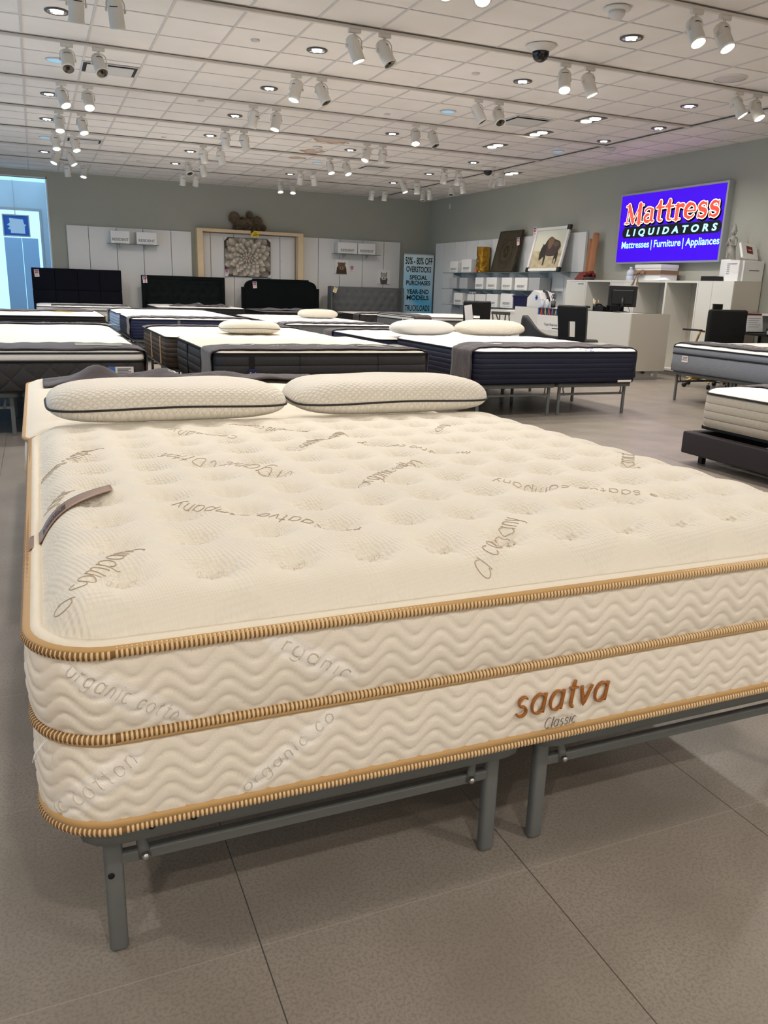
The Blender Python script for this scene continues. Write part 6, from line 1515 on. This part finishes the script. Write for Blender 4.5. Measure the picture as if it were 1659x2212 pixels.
b = MB(); b.rbox(-.255, -.225, -.19, .19, .86, .91, .008, mx=T); b.build('top_rail', 'wood_dark', t)
for k, (a, c) in enumerate(((-.17, -.17), (-.05, -.10), (.05, .02), (.0, .1), (.17, .17))): b = MB(); b.tube([(-.185, a, .62), (-.24, c, .87)], .011, 6, mx=T); b.build('spindle', 'wood_dark', t)
for sx in (-.16, .16):
    for sy in (-.16, .16): b = MB(); b.tube([(sx, sy, .60), (sx*1.25, sy*1.25, 0)], [.018, .012], 8, mx=T); b.build('leg', 'wood_dark', t)
# desk chair with gold frame
t = thing('office_chair', 'black office chair with gold arms and castors behind the blue-grey mattress', 'chair', (8.86, 9.0, 0))
cx, cy = 8.86, 8.98
b = MB(); b.rbox(cx-.345, cx+.345, cy-.30, cy-.22, .50, 1.10, .035, seg=4); b.build('backrest', 'blackfabric', t)
b = MB(); b.rbox(cx-.29, cx+.29, cy-.23, cy+.26, .46, .56, .03, seg=4); b.build('seat', 'blackfabric', t)
for s in (-1, 1): b = MB(); b.tube([(cx+s*.34, cy-.22, .80), (cx+s*.39, cy-.20, .80), (cx+s*.40, cy-.18, .74), (cx+s*.40, cy-.1, .52), (cx+s*.25, cy, .47)], .014, 8); b.build('arm_frame', 'gold', t); b = MB(); b.rbox(cx+s*.40-.03, cx+s*.40+.03, cy-.22, cy+.12, .80, .825, .01); b.build('arm_pad', 'blackplastic', t)
b = MB(); b.lathe([(.03, .12), (.026, .3), (.026, .46)], (cx, cy, 0), 14); b.build('gas_column', 'gold', t)
for k in range(5):
    a = 2*PI*k/5+.35; ex, ey = cx+.31*math.cos(a), cy+.31*math.sin(a); b = MB(); b.tube([(cx, cy, .14), (cx+.2*math.cos(a), cy+.2*math.sin(a), .125), (ex, ey, .08)], [.022, .018, .014], 8); o = b.build('base_arm', 'gold', t)
    b = MB(); b.lathe([(.028, -.022), (.03, -.01), (.03, .01), (.028, .022)], (0, 0, 0), 12, mx=Matrix.Translation((ex, ey, .03)) @ Matrix.Rotation(a, 4, 'Z') @ Matrix.Rotation(PI/2, 4, 'X')); b.build('castor', 'blackplastic', o)

# ------------------------------------------------------------------ small desk at the right edge
t = thing('small_desk', 'black desk at the right edge behind the office chair', 'desk', (9.75, 8.75, 0))
b = MB(); b.box(9.42, 10.05, 8.30, 9.22, .75, .78); b.build('desk_top', 'blackplastic', t)
for xx in (9.44, 10.01):
    for yy in (8.33, 9.17): b = MB(); b.box(xx, xx+.03, yy, yy+.03, 0, .75); b.build('leg', 'blackplastic', t)
t = thing('paper_holder', 'clear stand holding a printed white sheet on the black desk', 'sign holder', (9.62, 8.92, .78)); mxh = facing('-y', (9.60, 8.90, .784)) @ Matrix.Rotation(-.2, 4, 'X')
b = MB(); b.box(-.16, .16, 0, .245, -.004, 0, 0, mxh); b.build('sheet', 'paper', t)
b = MB(); b.box(-.165, .165, 0, .01, -.05, .03, 0, mxh); b.build('base', 'lens_off', t)
for k in range(5): b = MB(); b.box(-.12, .12-.03*(k % 3), .20-.03*k, .206-.03*k, 0, .001, 0, mxh); b.build('print_line', 'greyink', t)
t = thing('red_folder', 'dark red folders standing behind the printed sheet on the black desk', 'folder', (9.66, 9.02, .78)); b = MB(); b.box(9.42, 9.80, 9.0, 9.05, .781, 1.05); b.build('cover', 'red_book', t)
t = thing('tissue_box', 'black tissue box with a white tissue on the black desk', 'tissue box', (9.66, 8.62, .78)); b = MB(); b.rbox(9.56, 9.77, 8.56, 8.68, .78, .87, .02, seg=3); b.build('box_body', 'blackplastic', t)
b = MB(); b.add([(9.60, 8.60, .871), (9.72, 8.60, .871), (9.70, 8.64, .871), (9.62, 8.64, .871), (9.66, 8.62, .935)], [(0, 1, 4), (1, 2, 4), (2, 3, 4), (3, 0, 4), (3, 2, 1, 0)]); b.build('tissue', 'paper', t)
t = thing('desk_tray', 'grey letter tray in front of the tissue box on the black desk', 'tray', (9.6, 8.45, .78)); b = MB(); b.box(9.44, 9.80, 8.34, 8.54, .781, .80); b.box(9.44, 9.46, 8.34, 8.54, .80, .83); b.box(9.78, 9.80, 8.34, 8.54, .80, .83); b.build('tray_body', 'box_grey', t)
t = thing('cardboard_box', 'open brown cardboard box at the right edge below the black desk', 'box', (9.74, 8.04, .0)); 
b = MB(); b.box(9.52, 9.97, 7.99, 8.26, .0, .70); b.build('box_body', 'carton', t)
b = MB(); b.add([(9.53, 7.99, .70), (9.97, 7.99, .70), (10.0, 7.86, .80), (9.60, 7.84, .82)], [(0, 1, 2, 3)]); o = b.build('box_flap', 'carton', t); md = o.modifiers.new('thickness', 'SOLIDIFY'); md.thickness = .005
t = thing('wall_ledge', 'white ledge board fixed to the right wall above the black desk', 'shelf', (9.95, 8.6, 1.03)); b = MB(); b.box(9.86, 10.07, 8.2, 9.25, 1.02, 1.05); b.build('shelf_board', 'laminate', t)
